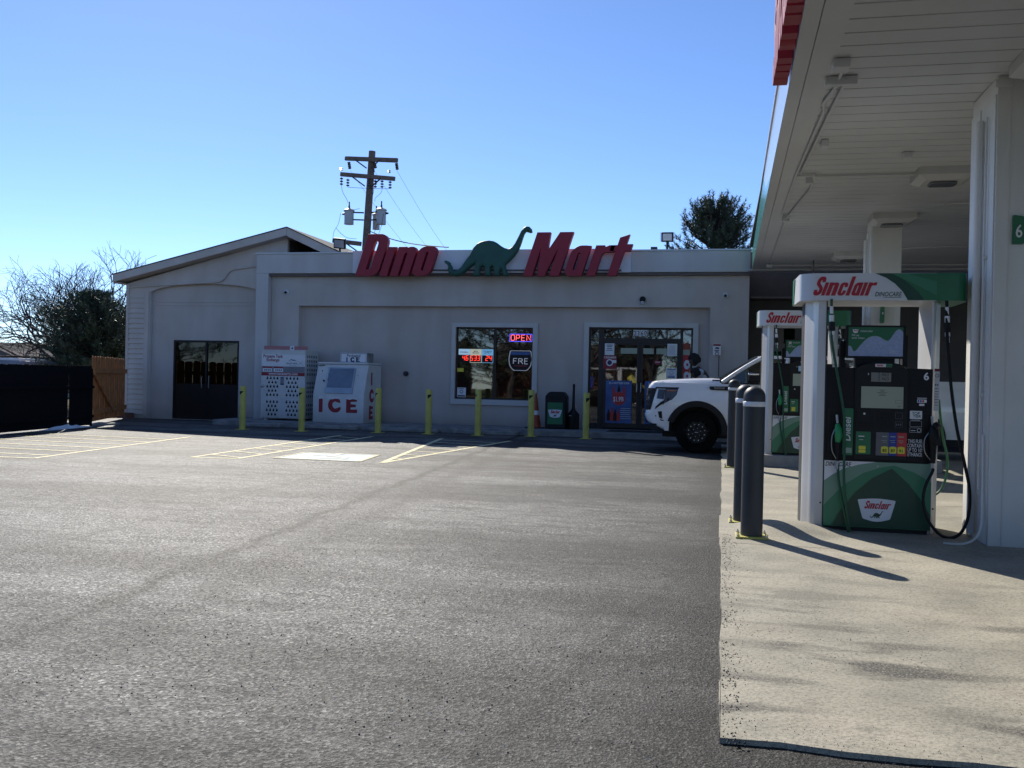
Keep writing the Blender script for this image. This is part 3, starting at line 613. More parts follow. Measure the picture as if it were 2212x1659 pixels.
# fascia: white section, then a green one with a slanted joint
def fpoly(pts, m, name, dx=0, th=.05):
    v = []; n = len(pts)
    for s_ in (0, th):
        for q, z in pts: v.append(Vector((cx(q)-.0-dx+s_, q, cz(q)+z)))
    MB().add(v, [tuple(range(n))[::-1], tuple(range(n, 2*n))]+[(i, (i+1) % n, (i+1) % n+n, i+n) for i in range(n)]).build(name, m, T, smooth=False)
FH = .68
fpoly([(CY0, -.01), (13.2, -.01), (15.4, FH*.35), (16.8, FH), (CY0, FH)], 'fasciawhite', 'fascia')
fpoly([(13.204, -.01), (CY1, -.01), (CY1, FH), (16.804, FH), (15.404, FH*.35)], 'fasciagreen', 'fascia')
tt = MB(); ribbon(tt, -.02, .09, FH+.002, FH+.035); tt.build('top_trim', 'aluminium', T, smooth=False)
MB().box(.75, XR, CY1-.05, CY1, 4.40, 5.05).box(.6, XR, CY0, CY1-.4, 4.95, 5.0).build('deck', 'band', T, smooth=False)
# conduits on the ceiling
cd_ = MB(); f = lambda x, q, d=.03: (cx(q)-.54+x, q, cz(q)-d)
cd_.tube([f(.97, 8.6), f(.95, 9.3), f(.90, 9.7), f(.93, 10.0), f(.86, 13.2), f(.84, 16.4), f(.98, 16.6)], .016, 6)
cd_.tube([f(1.03, 8.9), f(.99, 10.1), f(.91, 13.1), f(1.10, 13.15), f(1.12, 14.2), f(.93, 16.8), f(.93, 19.), f(.93, 24.0)], .015, 6)
cd_.tube([f(.88, 13.2), f(1.2, 13.3), f(5.5, 13.3)], .016, 6); cd_.tube([f(.9, 24.0), f(8, 24.0)], .018, 6)
cd_.tube([f(3.2, 15.6), f(5.5, 15.2)], .012, 6); cd_.tube([f(3.2, 21.2)]+[f(3.2+k*.4, 21.2-.5*math.sin(k*.6)) for k in range(1, 9)], .012, 6)
cd_.build('conduit', 'soffit', T)
for x, q, a, b in ((.93, 8.5, .07, .09), (.98, 8.95, .14, .035), (1.06, 11.4, .04, .10), (1.06, 13.5, .05, .05), (.92, 16.8, .06, .05), (.93, 24.0, .07, .08), (2.07, 12.1, .05, .06)):
    x += cx(q)-.54; MB().box(x-a, x+a, q-b, q+b, cz(q)-.085, cz(q)-.005).build('junction_box', 'soffit', T, bevel=.008)
# columns: front plate, grooved left side, drain pipe
def column(y0, x0, x1, d):
    h = cz(y0); c = MB(); c.box(x0, x1, y0, y0+d, .02, h-.002)
    col = c.build('column', 'colwhite', T, bevel=.006)
    gr = MB(); gr.box(x0-.012, x0-.002, y0+.02, y0+.17, .03, h-.16); gr.box(x0-.012, x0-.002, y0+d*.62, y0+d-.01, .03, h-.16)
    gr.box(x0+.11, x0+.114, y0-.006, y0-.002, .03, h-.03); gr.box(x1-.115, x1-.111, y0-.006, y0-.002, .03, h-.03)
    gr.box(x0-.02, x0+.12, y0-.010, y0+.0, h-.10, h-.03)
    gr.build('column_trim', 'colwhite', col, smooth=False)
    pp = MB(); pp.tube([(x0-.045, y0+.40, h-.3), (x0-.045, y0+.40, .08)], .038, 12); pp.tube([(x0-.025, y0+.24, h-.3), (x0-.025, y0+.24, .5)], .012, 8)
    for z in (.45, 1.35, 2.6): pp.box(x0-.03, x0, y0+.21, y0+.27, z, z+.025)
    pp.tube([tuple(p) for p in spline([(x0-.03, y0+.10, 1.0), (x0-.035, y0+.06, .5), (x0-.06, y0-.0, .16), (x0-.20, y0-.10, .05), (x0-.38, y0-.08, .04)], 6)], .011, 8)
    pp.build('drain_pipe', 'colwhite', col)
    return col
column(9.15, 2.33, 3.06, .86); column(17.25, 2.46, 2.94, .62)
# ceiling lamps
def clight(x, q, lb, first):
    z = cz(q+.4)-.004
    t = thing('canopy_light', (x+.34, q+.33, z), lb, 'ceiling light', 'square lights under the canopy')
    v = [(x, q, z), (x+.68, q, z), (x+.68, q+.66, z), (x, q+.66, z), (x+.07, q+.07, z-.13), (x+.61, q+.07, z-.13), (x+.61, q+.59, z-.13), (x+.07, q+.59, z-.13)]
    v = [(x, q, z), (x+.68, q, z), (x+.68, q+.66, z), (x, q+.66, z), (x, q, z-.10), (x+.68, q, z-.10), (x+.68, q+.66, z-.10), (x, q+.66, z-.10), (x+.10, q+.10, z-.15), (x+.58, q+.10, z-.15), (x+.58, q+.56, z-.15), (x+.10, q+.56, z-.15)]
    MB().add(v, [(0, 1, 5, 4), (1, 2, 6, 5), (2, 3, 7, 6), (3, 0, 4, 7), (4, 5, 9, 8), (5, 6, 10, 9), (6, 7, 11, 10), (7, 4, 8, 11), (8, 9, 10, 11), (0, 3, 2, 1)]).build('housing', 'colwhite', t, smooth=False)
    MB().fill([rect(x+.17, x+.51, q+.19, q+.47, .09)], (0, 0, z-.182), UP, .03, .008).build('diffuser', 'lcdlamp', t)
M['lcdlamp'] = mat('lamp_diffuser', (.10, .11, .12), .2)
for i, (x, q) in enumerate(((2.34, 8.2), (2.40, 12.95), (2.36, 16.5), (2.3, 21.6))):
    clight(x, q, ('boxy white canopy light nearest the camera, cut by the top right corner', 'boxy white canopy light just left of the near column', 'boxy white canopy light at the head of the far column', 'boxy white canopy light farthest back near the shop wall')[i], i == 0)
# edge-on channel letters on the fascia
T3 = thing('canopy_sign', (.48, 8.2, 4.25), 'deep red channel letters seen edge-on on the canopy fascia at the top of the picture', 'sign')
SP = (0, .45, .68, 1.22, 1.66, 1.93, 2.36, 2.60)
for i, ch in enumerate('Sinclair'):
    y0 = 9.28; MB().fill(glyph(ch, .80, SP[i], .34, .88), (.528, y0, 4.20), FL, .13, .006).build('letter', 'letter_red', T3, smooth=False)
# numeral plaque on the near column
t = thing('pump_number_sign', (2.50, 9.12, 2.7), 'dark green rounded plaque with a white 6 on the near column', 'number sign')
MB().fill([rp([(0, 0), (.10, 0, .02), (.10, .05, .01), (.13, .12, .05), (.13, .24, .07), (.0, .26, .02)])], (2.47, 9.148, 2.70), FR, .02).build('plaque', 'brandgreen', t)
MB().text('6', (2.492, 9.126, 2.76), FR, .16, .003, bold=.01, wx=.75).build('numeral', 'cardwhite', t)
t = thing('pump_number_sign', (2.62, 17.22, 2.5), 'narrow green plaque on the far column above the near pump display', 'number sign')
MB().box(2.61, 2.66, 17.08, 17.246, 2.52, 2.85).build('plaque', 'brandgreen', t); MB().box(2.625, 2.64, 17.076, 17.079, 2.66, 2.70).build('numeral', 'cardwhite', t)
t = thing('hanging_panel', (2.2, 23, 2.7), 'dark green panel hanging in shade under the canopy behind the pumps', 'panel')
MB().box(1.85, 2.18, 23.2, 23.25, 2.75, 3.35).build('board', 'brandgreen', t); MB().tube([(2.02, 23.22, 3.35), (2.02, 23.22, cz(23))], .02, 6).build('rod', 'band', t)
# ------------------------------------------------------------------ fuel pumps
def make_pump():
    T = thing('fuel_pump', (1.455, 9.65, 0.022), 'near fuel pump with white and green topper, number 6 and black and green hoses', 'fuel pump', 'fuel pumps on the islands')
    Y = 9.63
    PL = [(.800, 10.28), (.795, 9.90), (.80, 9.86), (.835, 9.80), (.85, 9.74), (.87, 9.69), (.90, 9.655), (.98, 9.65), (.98, 10.28)]
    MB().prism(PL, (0, 0, 2.245), UP, 2.22).build('pillar', 'aluminium', T, ang=25)
    MB().prism([(2.91-a-.0, b) if a > .9 else (2.83-a*.98, b) for a, b in PL][::-1], (0, 0, 2.245), UP, 2.22).build('pillar', 'aluminium', T, ang=25)
    gs = MB(); gs.box(.972, .983, 9.646, 9.66, .06, 2.24); gs.box(.7925, .7945, 9.93, 10.25, .03, 2.24); gs.build('seam', 'slate', T, smooth=False)
    # topper
    VP = rp([(.70, 10.32, .02), (.72, 9.66, .12), (.84, 9.58, .04), (2.20, 9.58, .10), (2.24, 9.70, .05), (2.24, 10.32, .02)], 5)
    MB().prism(VP, (0, 0, 2.50), UP, .26).build('topper', 'pumpwhite', T, ang=40)
    tp = T.children[-1]; F = (0, 9.579, 0)
    MB().prism(rp([(1.95, 10.322), (1.95, 9.5775), (2.203, 9.5775, .10), (2.243, 9.70, .05), (2.243, 10.322)], 5), (0, 0, 2.5005), UP, .261).build('green_end', 'brandgreen', tp, ang=40)
    c1 = [(1.399, 2.498), (1.50, 2.455), (1.58, 2.399), (1.65, 2.325), (1.697, 2.242)]; c2 = [(1.528, 2.498), (1.63, 2.455), (1.715, 2.391), (1.79, 2.32), (1.845, 2.242)]; c3 = [(1.62, 2.498), (1.75, 2.43), (1.951, 2.31)]
    MB().prism(c1+[(1.95, 2.242), (1.95, 2.498)], F, FR, .002).build('green_field', 'brandgreen', tp, smooth=False)
    MB().prism(c1+c2[::-1], (0, 9.578, 0), FR, .0008).build('dark_swoosh', 'deepgreen', tp, smooth=False)
    MB().prism([(1.56, 2.497)]+[(1.62, 2.46), (1.75, 2.40), (1.951, 2.29), (1.951, 2.42), (1.8, 2.46), (1.70, 2.497)], (0, 9.578, 0), FR, .0006).build('light_swoosh', 'midgreen', tp, smooth=False)
    MB().prism([(10.32, 2.24), (10.17, 2.24), (10.08, 2.50), (10.32, 2.50)], (.701, 0, 0), (Y_, Z_), .002).build('green_sliver', 'midgreen', tp, smooth=False)
    brand(MB(), (.830, 9.5785, 2.285), FR, .183, .001).build('lettering', 'brandred', tp, smooth=False)
    MB().text('DINOCARE', (1.400, 9.5785, 2.279), FR, .060, .001, .25, .006, wx=.78).build('lettering', 'deepgreen', tp, smooth=False)
    MB().box(1.48, 1.635, 9.5775, 9.5785, 2.266, 2.270).build('underline', 'deepgreen', tp, smooth=False)
    # body
    b = MB(); b.prism([(.985, .70), (1.945, .70), (1.945, 1.595), (1.727, 1.60), (1.66, 1.632), (1.57, 1.655), (1.475, 1.66), (1.38, 1.652), (1.30, 1.625), (1.24, 1.595), (.985, 1.60)], (0, Y, 0), FR, .58)
    B = b.build('body', 'pumpblack', T, bevel=.004)
    MB().prism(rp([(1.245, .72, .02), (1.727, .72, .02), (1.727, 1.59, .02), (1.64, 1.63, .05), (1.475, 1.652, .1), (1.31, 1.625, .05), (1.245, 1.59, .02)], 4), (0, Y-.018, 0), FR, .017).build('front_panel', 'blackplastic', B, bevel=.004)
    MB().prism([(.982, .062), (1.955, .062), (1.955, .696), (.982, .696)], (0, 9.638, 0), FR, .6).build('lower_door', 'brandgreen', T, bevel=.003)
    lw = T.children[-1]; F1 = lambda k: (0, 9.638-.0009*k, 0)
    A = [(.984, .50), (1.06, .56), (1.16, .62), (1.30, .665), (1.46, .695)]
    MB().prism(A+[(.984, .695)], F1(1), FR, .0006).build('pale_field', 'cardwhite', lw, smooth=False)
    MB().prism([(.984, .50), (1.06, .56), (1.16, .62), (1.30, .665), (1.46, .695), (1.954, .695), (1.954, .52), (1.80, .61), (1.62, .668), (1.50, .645), (1.34, .585), (1.16, .46), (.984, .26)], F1(2), FR, .0006).build('pale_swoosh', 'palegreen2', lw, smooth=False)
    MB().prism([(.984, .26), (1.16, .46), (1.34, .585), (1.50, .645), (1.62, .668), (1.60, .640), (1.42, .54), (1.27, .40), (1.12, .20), (1.05, .07), (.984, .07)], F1(3), FR, .0006).build('mid_swoosh', 'midgreen', lw, smooth=False)
    MB().prism([(1.62, .668), (1.80, .61), (1.954, .52), (1.954, .20), (1.86, .36), (1.75, .50), (1.60, .64)], F1(4), FR, .0006).build('right_swoosh', 'midgreen', lw, smooth=False)
    MB().prism([(1.60, .638), (1.43, .54), (1.28, .40), (1.13, .20), (1.07, .07), (1.953, .07), (1.953, .20), (1.86, .36), (1.75, .50)], F1(5), FR, .0006).build('dark_field', 'deepgreen', lw, smooth=False)
    sc_ = (1.468, 9.638-.0062, .233)
    MB().fill([scl(SHIELD, .36, .262)], sc_, FR, .002).build('emblem', 'deepgreen', lw, smooth=False); em = lw.children[-1]
    MB().fill([scl(SHIELD, .347, .249)], (sc_[0], sc_[1]-.002, sc_[2]), FR, .001).build('emblem_field', 'cardwhite', em, smooth=False)
    brand(MB(), (1.354, sc_[1]-.003, .247), FR, .076, .0008).build('lettering', 'brandred', em, smooth=False)
    MB().fill(dino(.125), (1.468, sc_[1]-.003, .160), FR, .0008).build('dinosaur_mark', 'deepgreen', em, smooth=False)
    MB().text('DINOCARE', (.990, 9.636, .643), FR, .058, .001, .25, .006, wx=.80).build('lettering', 'black', lw, smooth=False)
    MB().lathe([(0, 0), (.008, 0), (.008, .006), (0, .006)], (1.472, 9.637, .655), 10, -Y_).build('lock', 'steel', lw)
    MB().box(.982, 1.955, 9.66, 10.2, 0, .06).build('kick_plate', 'black', T)
    sc2 = MB()
    for x, z in ((.955, .28), (1.975, .27)): sc2.lathe([(0, 0), (.009, 0), (.007, .006), (0, .006)], (x, 9.65, z), 8, -Y_)
    sc2.build('bolt', 'black', T)
    # screens
    fp = B; F2 = (0, Y-.0195, 0)
    def pl(x0, x1, z0, z1, m, name, k=0, r=0., par=None): return MB().fill([rect(x0, x1, z0, z1, r)], (0, Y-.0185-.0015*k, 0), FR, .0012).build(name, m, par or fp, smooth=False)
    pl(1.425, 1.578, 1.607, 1.636, 'cardwhite', 'badge', 0, .006); bd = fp.children[-1]
    pl(1.52, 1.578, 1.608, 1.635, 'brandgreen', 'badge_end', 1, .004, bd); brand(MB(), (1.437, Y-.0215, 1.614), FR, .020, .0006).build('lettering', 'brandred', bd, smooth=False)
    pl(1.38, 1.58, 1.455, 1.562, 'black', 'price_bezel', 0, .008); pl(1.39, 1.57, 1.465, 1.553, 'lcddim', 'price_display', 1)
    pd = fp.children[-1]; MB().text('2.460\n2.460', (1.45, Y-.0215, 1.518), FR, .05, .0006, wx=.9, lh=.8).build('digits', 'slate', pd, smooth=False)
    MB().text('$', (1.358, Y-.0195, 1.53), FR, .026, .0008).build('dollar_mark', 'cardwhite', fp, smooth=False)
    pl(1.285, 1.70, 1.195, 1.435, 'black', 'screen_bezel', 0, .012); pl(1.303, 1.683, 1.213, 1.419, 'lcd', 'screen', 1); s_ = fp.children[-1]
    tx = MB()
    for k, w_ in enumerate((.05, .03, .09, .05, .06)): tx.box(1.493-w_/2, 1.493+w_/2, Y-.0222, Y-.0212, 1.385-k*.013, 1.389-k*.013)
    tx.box(1.628, 1.665, Y-.0222, Y-.0212, 1.236, 1.24); tx.box(1.64, 1.652, Y-.0222, Y-.0212, 1.222, 1.225)
    tx.fill([rect(1.612, 1.676, 1.262, 1.292, .004), list(reversed(rect(1.6135, 1.6745, 1.2635, 1.2905, .003)))], (0, Y-.0212, 0), FR, .0008)
    tx.build('screen_text', 'slate', s_, smooth=False)
    cr = MB(); cr.fill([rect(1.262, 1.415, .99, 1.19, .01)], F2, FR, .008); cr.box(1.285, 1.395, Y-.04, Y-.028, 1.055, 1.068).box(1.285, 1.395, Y-.036, Y-.028, 1.03, 1.04); cr.build('card_reader', 'black', fp, bevel=.001)
    MB().fill([circ(1.335, 1.157, .010)], (0, Y-.028, 0), FR, .001).build('contactless_light', 'cardwhite', fp, smooth=False)
    kp = MB(); kp.fill([rect(1.455, 1.595, 1.01, 1.19, .01)], F2, FR, .006)
    for i in range(3):
        for j in range(4): kp.box(1.475+i*.036, 1.50+i*.036, Y-.030, Y-.026, 1.03+j*.036, 1.055+j*.036)
    kp.build('keypad', 'black', fp, bevel=.0015)
    sk = MB()
    for x0, x1, z0, z1 in ((1.615, 1.68, 1.115, 1.175), (1.615, 1.68, 1.03, 1.09)): sk.fill([rect(x0, x1, z0, z1, .004), list(reversed(rect(x0+.002, x1-.002, z0+.002, z1-.002, .003)))], F2, FR, .0008)
    for i in range(3): sk.box(1.625+i*.018, 1.633+i*.018, Y-.0204, Y-.0195, 1.05, 1.07)
    sk.build('printed_notice', 'greytile', fp, smooth=False)
    pl(1.264, 1.398, .768, .985, 'brandgreen2', 'diesel_button', 0, .006); db = fp.children[-1]
    MB().fill([rect(1.29, 1.355, .815, .848, .012), rect(1.29, 1.355, .782, .812, .012)], (0, Y-.020, 0), FR, .002).build('octane_sticker', 'yellowsticker', db, smooth=False)
    MB().box(1.288, 1.34, Y-.0212, Y-.0202, .935, .945).box(1.295, 1.33, Y-.0212, Y-.0202, .905, .909).build('printed_text', 'cardwhite', db, smooth=False)
    for i, (m_, num) in enumerate((('greytile', '85'), ('blue', '87'), ('red', '91'))):
        x0 = (1.446, 1.563, 1.636)[i]; x1 = (1.561, 1.634, 1.722)[i]; pl(x0, x1, .762, .983, m_, 'grade_button', 0, .003); gb = fp.children[-1]
        cxx = (1.526, 1.600, 1.674)[i]
        MB().fill([rp([(cxx-.032, .785, .01), (cxx+.032, .785, .01), (cxx+.032, .845, .01), (cxx, .853, .02), (cxx-.032, .845, .01)])], (0, Y-.020, 0), FR, .001).build('octane_sticker', 'yellowsticker', gb, smooth=False)
        MB().text(num, (cxx, Y-.0211, .797), FR, .040, .0008, bold=.02, al='CENTER').build('numeral', 'black', gb, smooth=False)
        MB().box(cxx-.026, cxx+.020, Y-.0212, Y-.0202, .94, .949).box(cxx-.03, cxx+.018, Y-.0212, Y-.0202, .905, .909).box(cxx-.02, cxx+.018, Y-.0212, Y-.0202, .888, .892).build('printed_text', 'palegreen', gb, smooth=False)
    MB().fill([rect(1.143, 1.238, .753, 1.204, .015)], (0, Y, 0), FR, .012).build('diesel_plate', 'brandgreen2', fp, smooth=False); dp = fp.children[-1]
    MB().text('Diesel', (1.214, Y-.0122, .885), (Z_, -X_), .088, .001, .12, .012, wx=1.05).build('lettering', 'cardwhite', dp, smooth=False)
    MB().fill([rect(1.165, 1.228, .775, .825, .004)], (0, Y-.0122, 0), FR, .0006).build('sticker', 'palegreen', dp, smooth=False)
    MB().text('6', (1.862, Y-.0005, 1.492), FR, .098, .001, bold=.025).build('pump_numeral', 'cardwhite', fp, smooth=False)
    MB().fill([rect(1.81, 1.895, 1.275, 1.305, .006)], (0, Y-.0005, 0), FR, .0008).build('card_logo', 'cardwhite', fp, smooth=False); cl = fp.children[-1]
    MB().box(1.815, 1.83, Y-.0022, Y-.0014, 1.28, 1.30).box(1.835, 1.85, Y-.0022, Y-.0014, 1.28, 1.30).build('blue_print', 'blue', cl, smooth=False); MB().box(1.855, 1.872, Y-.0022, Y-.0014, 1.28, 1.30).build('red_print', 'red', cl, smooth=False)
    MB().fill([rect(1.828, 1.875, 1.245, 1.265, .004)], (0, Y-.0005, 0), FR, .0008).box(1.81, 1.895, Y-.0015, Y-.0005, 1.315, 1.321).build('card_logo', 'cardwhite', fp, smooth=False)
    MB().fill([rect(1.748, 1.857, 1.118, 1.196, .006)], (0, Y-.0005, 0), FR, .0008).build('tier_sticker', 'cardwhite', fp, smooth=False); ts = fp.children[-1]
    MB().text('TOP\n  TIER', (1.80, Y-.0015, 1.160), FR, .036, .0006, .1, .02, al='CENTER', lh=.75).build('lettering', 'deepgreen', ts, smooth=False)
    nt_ = MB()
    for z0, z1 in ((1.045, 1.10), (.99, 1.035)): nt_.fill([rect(1.75, 1.855, z0, z1, .004), list(reversed(rect(1.752, 1.853, z0+.002, z1-.002, .003)))], (0, Y-.0005, 0), FR, .0008)
    nt_.fill([circ(1.832, 1.012, .018), circ(1.832, 1.012, .014)[::-1]], (0, Y-.0005, 0), FR, .0008); nt_.box(1.76, 1.80, Y-.0013, Y-.0005, 1.005, 1.012); nt_.box(1.76, 1.84, Y-.0013, Y-.0005, 1.105, 1.109)
    nt_.build('printed_notice', 'coping', fp, smooth=False)
    MB().text('THIS FUEL\nCONTAINS\nUP TO 10%\nETHANOL', (1.803, Y-.0005, .890), FR, .050, .0008, 0, .01, al='CENTER', wx=.60, lh=.84).build('lettering', 'cardwhite', fp, smooth=False)
    # holster recesses
    hr = MB(); hr.fill([rect(1.005, 1.135, .735, 1.195, .01), list(reversed(rect(1.02, 1.12, .75, 1.18, .008)))], (0, Y, 0), FR, .012); hr.build('holster', 'black', fp, smooth=False); hr = MB(); hr.fill([rect(1.865, 1.942, .72, 1.175, .01), list(reversed(rect(1.875, 1.932, .73, 1.165, .008)))], (0, Y, 0), FR, .012)
    hr.build('holster', 'black', fp, smooth=False)
    # right pillar sticker strip
    MB().fill([rect(1.962, 2.008, 1.20, 1.60, .002)], (0, 9.6495, 0), FR, .001).build('sticker_strip', 'coping', T, smooth=False); ss = T.children[-1]
    z_ = MB(); z_.fill([circ(1.985, 1.535, .017), circ(1.985, 1.535, .013)[::-1]], (0, 9.648, 0), FR, .0008); z_.bar((1.974, 9.6476, 1.546), (1.996, 9.6476, 1.524), .0008, .003, Y_); z_.box(1.97, 1.98, 9.6474, 9.648, 1.44, 1.455).box(1.988, 1.998, 9.6474, 9.648, 1.44, 1.453)
    for k in range(7): z_.box(1.968, 2.002, 9.6474, 9.648, 1.41-k*.026, 1.414-k*.026)
    z_.build('printed_symbols', 'black', ss, smooth=False); MB().box(1.962, 2.008, 9.6472, 9.648, 1.575, 1.60).build('red_band', 'maroon', ss, smooth=False)
    # media screen
    ms = MB(); ms.fill([rect(1.165, 1.710, 1.690, 2.010, .008)], (0, 9.72, 0), FR, .0).box(1.17, 1.705, 9.721, 9.80, 1.694, 2.006).box(1.26, 1.62, 9.74, 9.90, 1.60, 1.70).box(1.70, 1.745, 9.80, 9.92, 1.60, 1.92).box(1.125, 1.17, 9.80, 9.92, 1.60, 1.86)
    MSC = ms.build('media_screen', 'black', T, smooth=False)
    fr_ = MB().fill([rect(1.165, 1.710, 1.690, 2.010, .006), list(reversed(rect(1.187, 1.688, 1.712, 1.992)))], (0, 9.721, 0), FR, .014).build('bezel', 'black', MSC, smooth=False)
    MB().box(1.186, 1.689, 9.712, 9.720, 1.711, 1.993).build('green_picture', 'brandgreen', MSC, smooth=False)
    X0, XW, Z0, ZH = 1.187, .50, 1.712, .28
    wave = [(0, .33), (.03, .34), (.06, .30), (.09, .17), (.12, .155), (.16, .21), (.24, .40), (.33, .58), (.42, .665), (.50, .685), (.58, .65), (.66, .56), (.72, .53), (.77, .60), (.84, .80), (.89, .90), (.94, .92), (.98, .86), (1, .80)]
    wv = [tuple(p) for p in spline([Vector((a, b, 0)) for a, b in wave], 4)]
    MB().fill([[(X0+XW*p[0], Z0+ZH*p[1]) for p in wv]+[(X0+XW, Z0), (X0, Z0)]], (0, 9.7115, 0), FR, .001).build('blue_picture', 'picblue', MSC, smooth=False)
    MB().fill([[(X0+XW*p[0], Z0+ZH*p[1]) for p in wv]+[(X0+XW*p[0], Z0+ZH*p[1]+.004) for p in wv[::-1]]], (0, 9.7105, 0), FR, .001).build('pale_rim', 'palegreen', MSC, smooth=False)
    lg = MB(); lg.text('Fill up\nwith clean.', (1.218, 9.7115, 1.905), FR, .026, .0006, wx=1.1); lg.text('DINOCARE', (1.296, 9.7115, 1.945), FR, .022, .0006, .2); lg.fill([scl(SHIELD, .056, .042)], (1.252, 9.7115, 1.952), FR, .0006)
    for k in range(4): lg.box(1.56, 1.56+(.05, .08, .07, .085)[k], 9.7096, 9.7102, 1.768-k*.01, 1.770-k*.01)
    lg.build('lettering', 'cardwhite', MSC, smooth=False)
    brand(MB(), (1.232, 9.7105, 1.952), FR, .016, .0005, .7).build('small_mark', 'brandred', MSC, smooth=False)
    # hoses and nozzles
    def hose(pts, r, m, name):
        o = MB().tube(spline([Vector(p) for p in pts], 8), r, 10).build(name, m, T); return o
    def coupler(pts_top, o):
        x, y, z = pts_top; MB().tube([(x, y, z), (x+.004, y, z-.07)], .016, 10).build('hose_cap', 'reflwhite', o)
        MB().tube([(x+.004, y, z-.085), (x+.006, y, z-.145)], .023, 12).build('hose_cap', 'reflwhite', o)
        MB().tube([(x+.006, y, z-.15), (x+.010, y, z-.235)], .031, 12).build('breakaway', 'black', o)
        MB().tube([(x+.010, y, z-.24), (x+.012, y, z-.275)], .023, 12).build('hose_cap', 'reflwhite', o)
        MB().tube([(x+.012, y, z-.285), (x+.015, y, z-.335)], .017, 10).build('hose_cap', 'reflwhite', o)
    g = hose([(1.008, 9.57, 2.25), (1.010, 9.56, 2.05), (1.016, 9.55, 1.86), (1.060, 9.54, 1.60), (1.120, 9.53, 1.28), (1.150, 9.53, 1.05), (1.152, 9.53, .75), (1.155, 9.53, .50), (1.185, 9.53, .25), (1.215, 9.54, .04), (1.205, 9.545, .03), (1.165, 9.55, .22), (1.125, 9.56, .42), (1.105, 9.57, .56), (1.102, 9.575, .66)], .0125, 'hosegreen', 'diesel_hose'); coupler((1.008, 9.565, 2.18), g)
    k_ = hose([(2.045, 9.60, 2.25), (2.045, 9.58, 2.05), (2.05, 9.56, 1.86), (2.085, 9.54, 1.45), (2.14, 9.52, 1.05), (2.21, 9.50, .72), (2.255, 9.49, .48), (2.25, 9.49, .24), (2.19, 9.49, .08), (2.09, 9.49, .028), (1.99, 9.50, .07), (1.90, 9.52, .20), (1.865, 9.53, .36), (1.885, 9.54, .50), (1.94, 9.55, .62), (1.95, 9.56, .66)], .0145, 'black', 'petrol_hose'); coupler((2.045, 9.59, 2.18), k_)
    MB().tube(spline([Vector(p) for p in ((2.14, 10.3, 1.3), (2.20, 10.38, .95), (2.26, 10.40, .66), (2.22, 10.40, .42), (2.12, 10.38, .33), (2.05, 10.33, .5))], 6), .013, 8).build('rear_hose', 'hosegreen', T)
    def nozzle(x, z, m, name, s=1.):
        n = MB(); n.tube([(x, 9.585, z+.02), (x+.008, 9.58, z-.06)], .012, 8); n.tube([(x+.010, 9.57, z-.42), (x+.008, 9.57, z-.5)], .016, 8)
        N_ = n.build(name, 'steel', T)
        MB().tube([(x+.006, 9.575, z-.07), (x+.012, 9.56, z-.11), (x+.016, 9.555, z-.19), (x+.012, 9.56, z-.24)], [.020*s, .032*s, .034*s, .024*s], 12).build('nozzle_cover', m, N_)
        MB().tube([(x+.012, 9.565, z-.23), (x+.014, 9.565, z-.30), (x+.010, 9.57, z-.42)], [.024*s, .020*s, .018*s], 10).build('grip', 'black', N_)
        MB().tube(spline([Vector(p) for p in ((x-.02, 9.55, z-.12), (x-.045*s, 9.545, z-.20), (x-.04*s, 9.55, z-.32), (x-.0, 9.56, z-.40))], 5), .005, 6).build('lever_guard', 'steel', N_)
        return N_
    nozzle(1.082, 1.12, 'handlegreen', 'nozzle'); q = nozzle(1.935, 1.13, 'black', 'nozzle', 1.5)
    MB().tube([(1.955, 9.55, 1.08), (1.985, 9.52, 1.045)], [.028, .035], 12).build('vapour_boot', 'black', q); MB().box(1.945, 2.0, 9.51, 9.57, .88, .96).build('nozzle_guard', 'black', q, bevel=.008)
    return T
dm('lcddim', (.20, .20, .18), .3, var=.05); dm('palegreen2', (.17, .30, .22), .35, var=.08); dm('brandgreen2', (.015, .16, .065), .4, var=.05)
pump = make_pump()
p2 = copy_tree(pump); p2.location = (1.455-.125, 9.65+7.27, .225)
relabel(p2, 'far fuel pump on a raised concrete island, partly hidden behind the near pump')
for o in list(p2.children_recursive):
    if o.name.startswith('pump_numeral'): bpy.data.objects.remove(o)
    elif o.name.startswith('price_display'): o.data = o.data.copy(); o.data.materials[0] = M['lcdblue']
il = MB().prism(rp([(.55, 16.75, .25), (3.6, 16.75, .25), (3.6, 18.2, .25), (.55, 18.2, .25)], 6), (0, 0, .225), UP, .21)
tag(il.build('pump_island', 'concrete_old', bevel=.02), 'raised grey concrete island carrying the far pump', 'kerb island')
# ------------------------------------------------------------------ bollards
def black_bollard(x, y, h, lb):
    T = thing('black_bollard', (x, y, .022), lb, 'bollard', 'black domed bollards by the pumps')
    MB().lathe([(.098, .02), (.098, h-.115)]+[(.098*math.cos(a), h-.098+.098*math.sin(a)) for a in [math.radians(d) for d in range(0, 90, 10)]], (x, y, .022), 28).build('post', 'slate', T, ang=60)
    MB().lathe([(.0985, h-.185), (.1005, h-.183), (.1005, h-.142), (.0985, h-.140)], (x, y, .022), 28).build('reflective_band', 'reflwhite', T, ang=60)
    MB().box(x-.14, x+.14, y-.14, y+.14, .023, .040).build('base_plate', 'yellow', T, bevel=.004)
    for a, b in ((-1, -1), (1, -1), (1, 1), (-1, 1)): MB().lathe([(.013, 0), (.013, .016), (.006, .017), (.006, .032), (.001, .033)], (x+a*.12, y+b*.12, .040), 6).build('bolt', 'steel', T)
black_bollard(.29, 8.92, 1.375, 'tall black domed bollard nearest the camera, in front of the other two')
black_bollard(.235, 9.86, 1.39, 'black domed bollard half hidden directly behind the nearest one')
black_bollard(.20, 16.4, 1.48, 'black domed bollard standing before the truck door, farthest of the three')
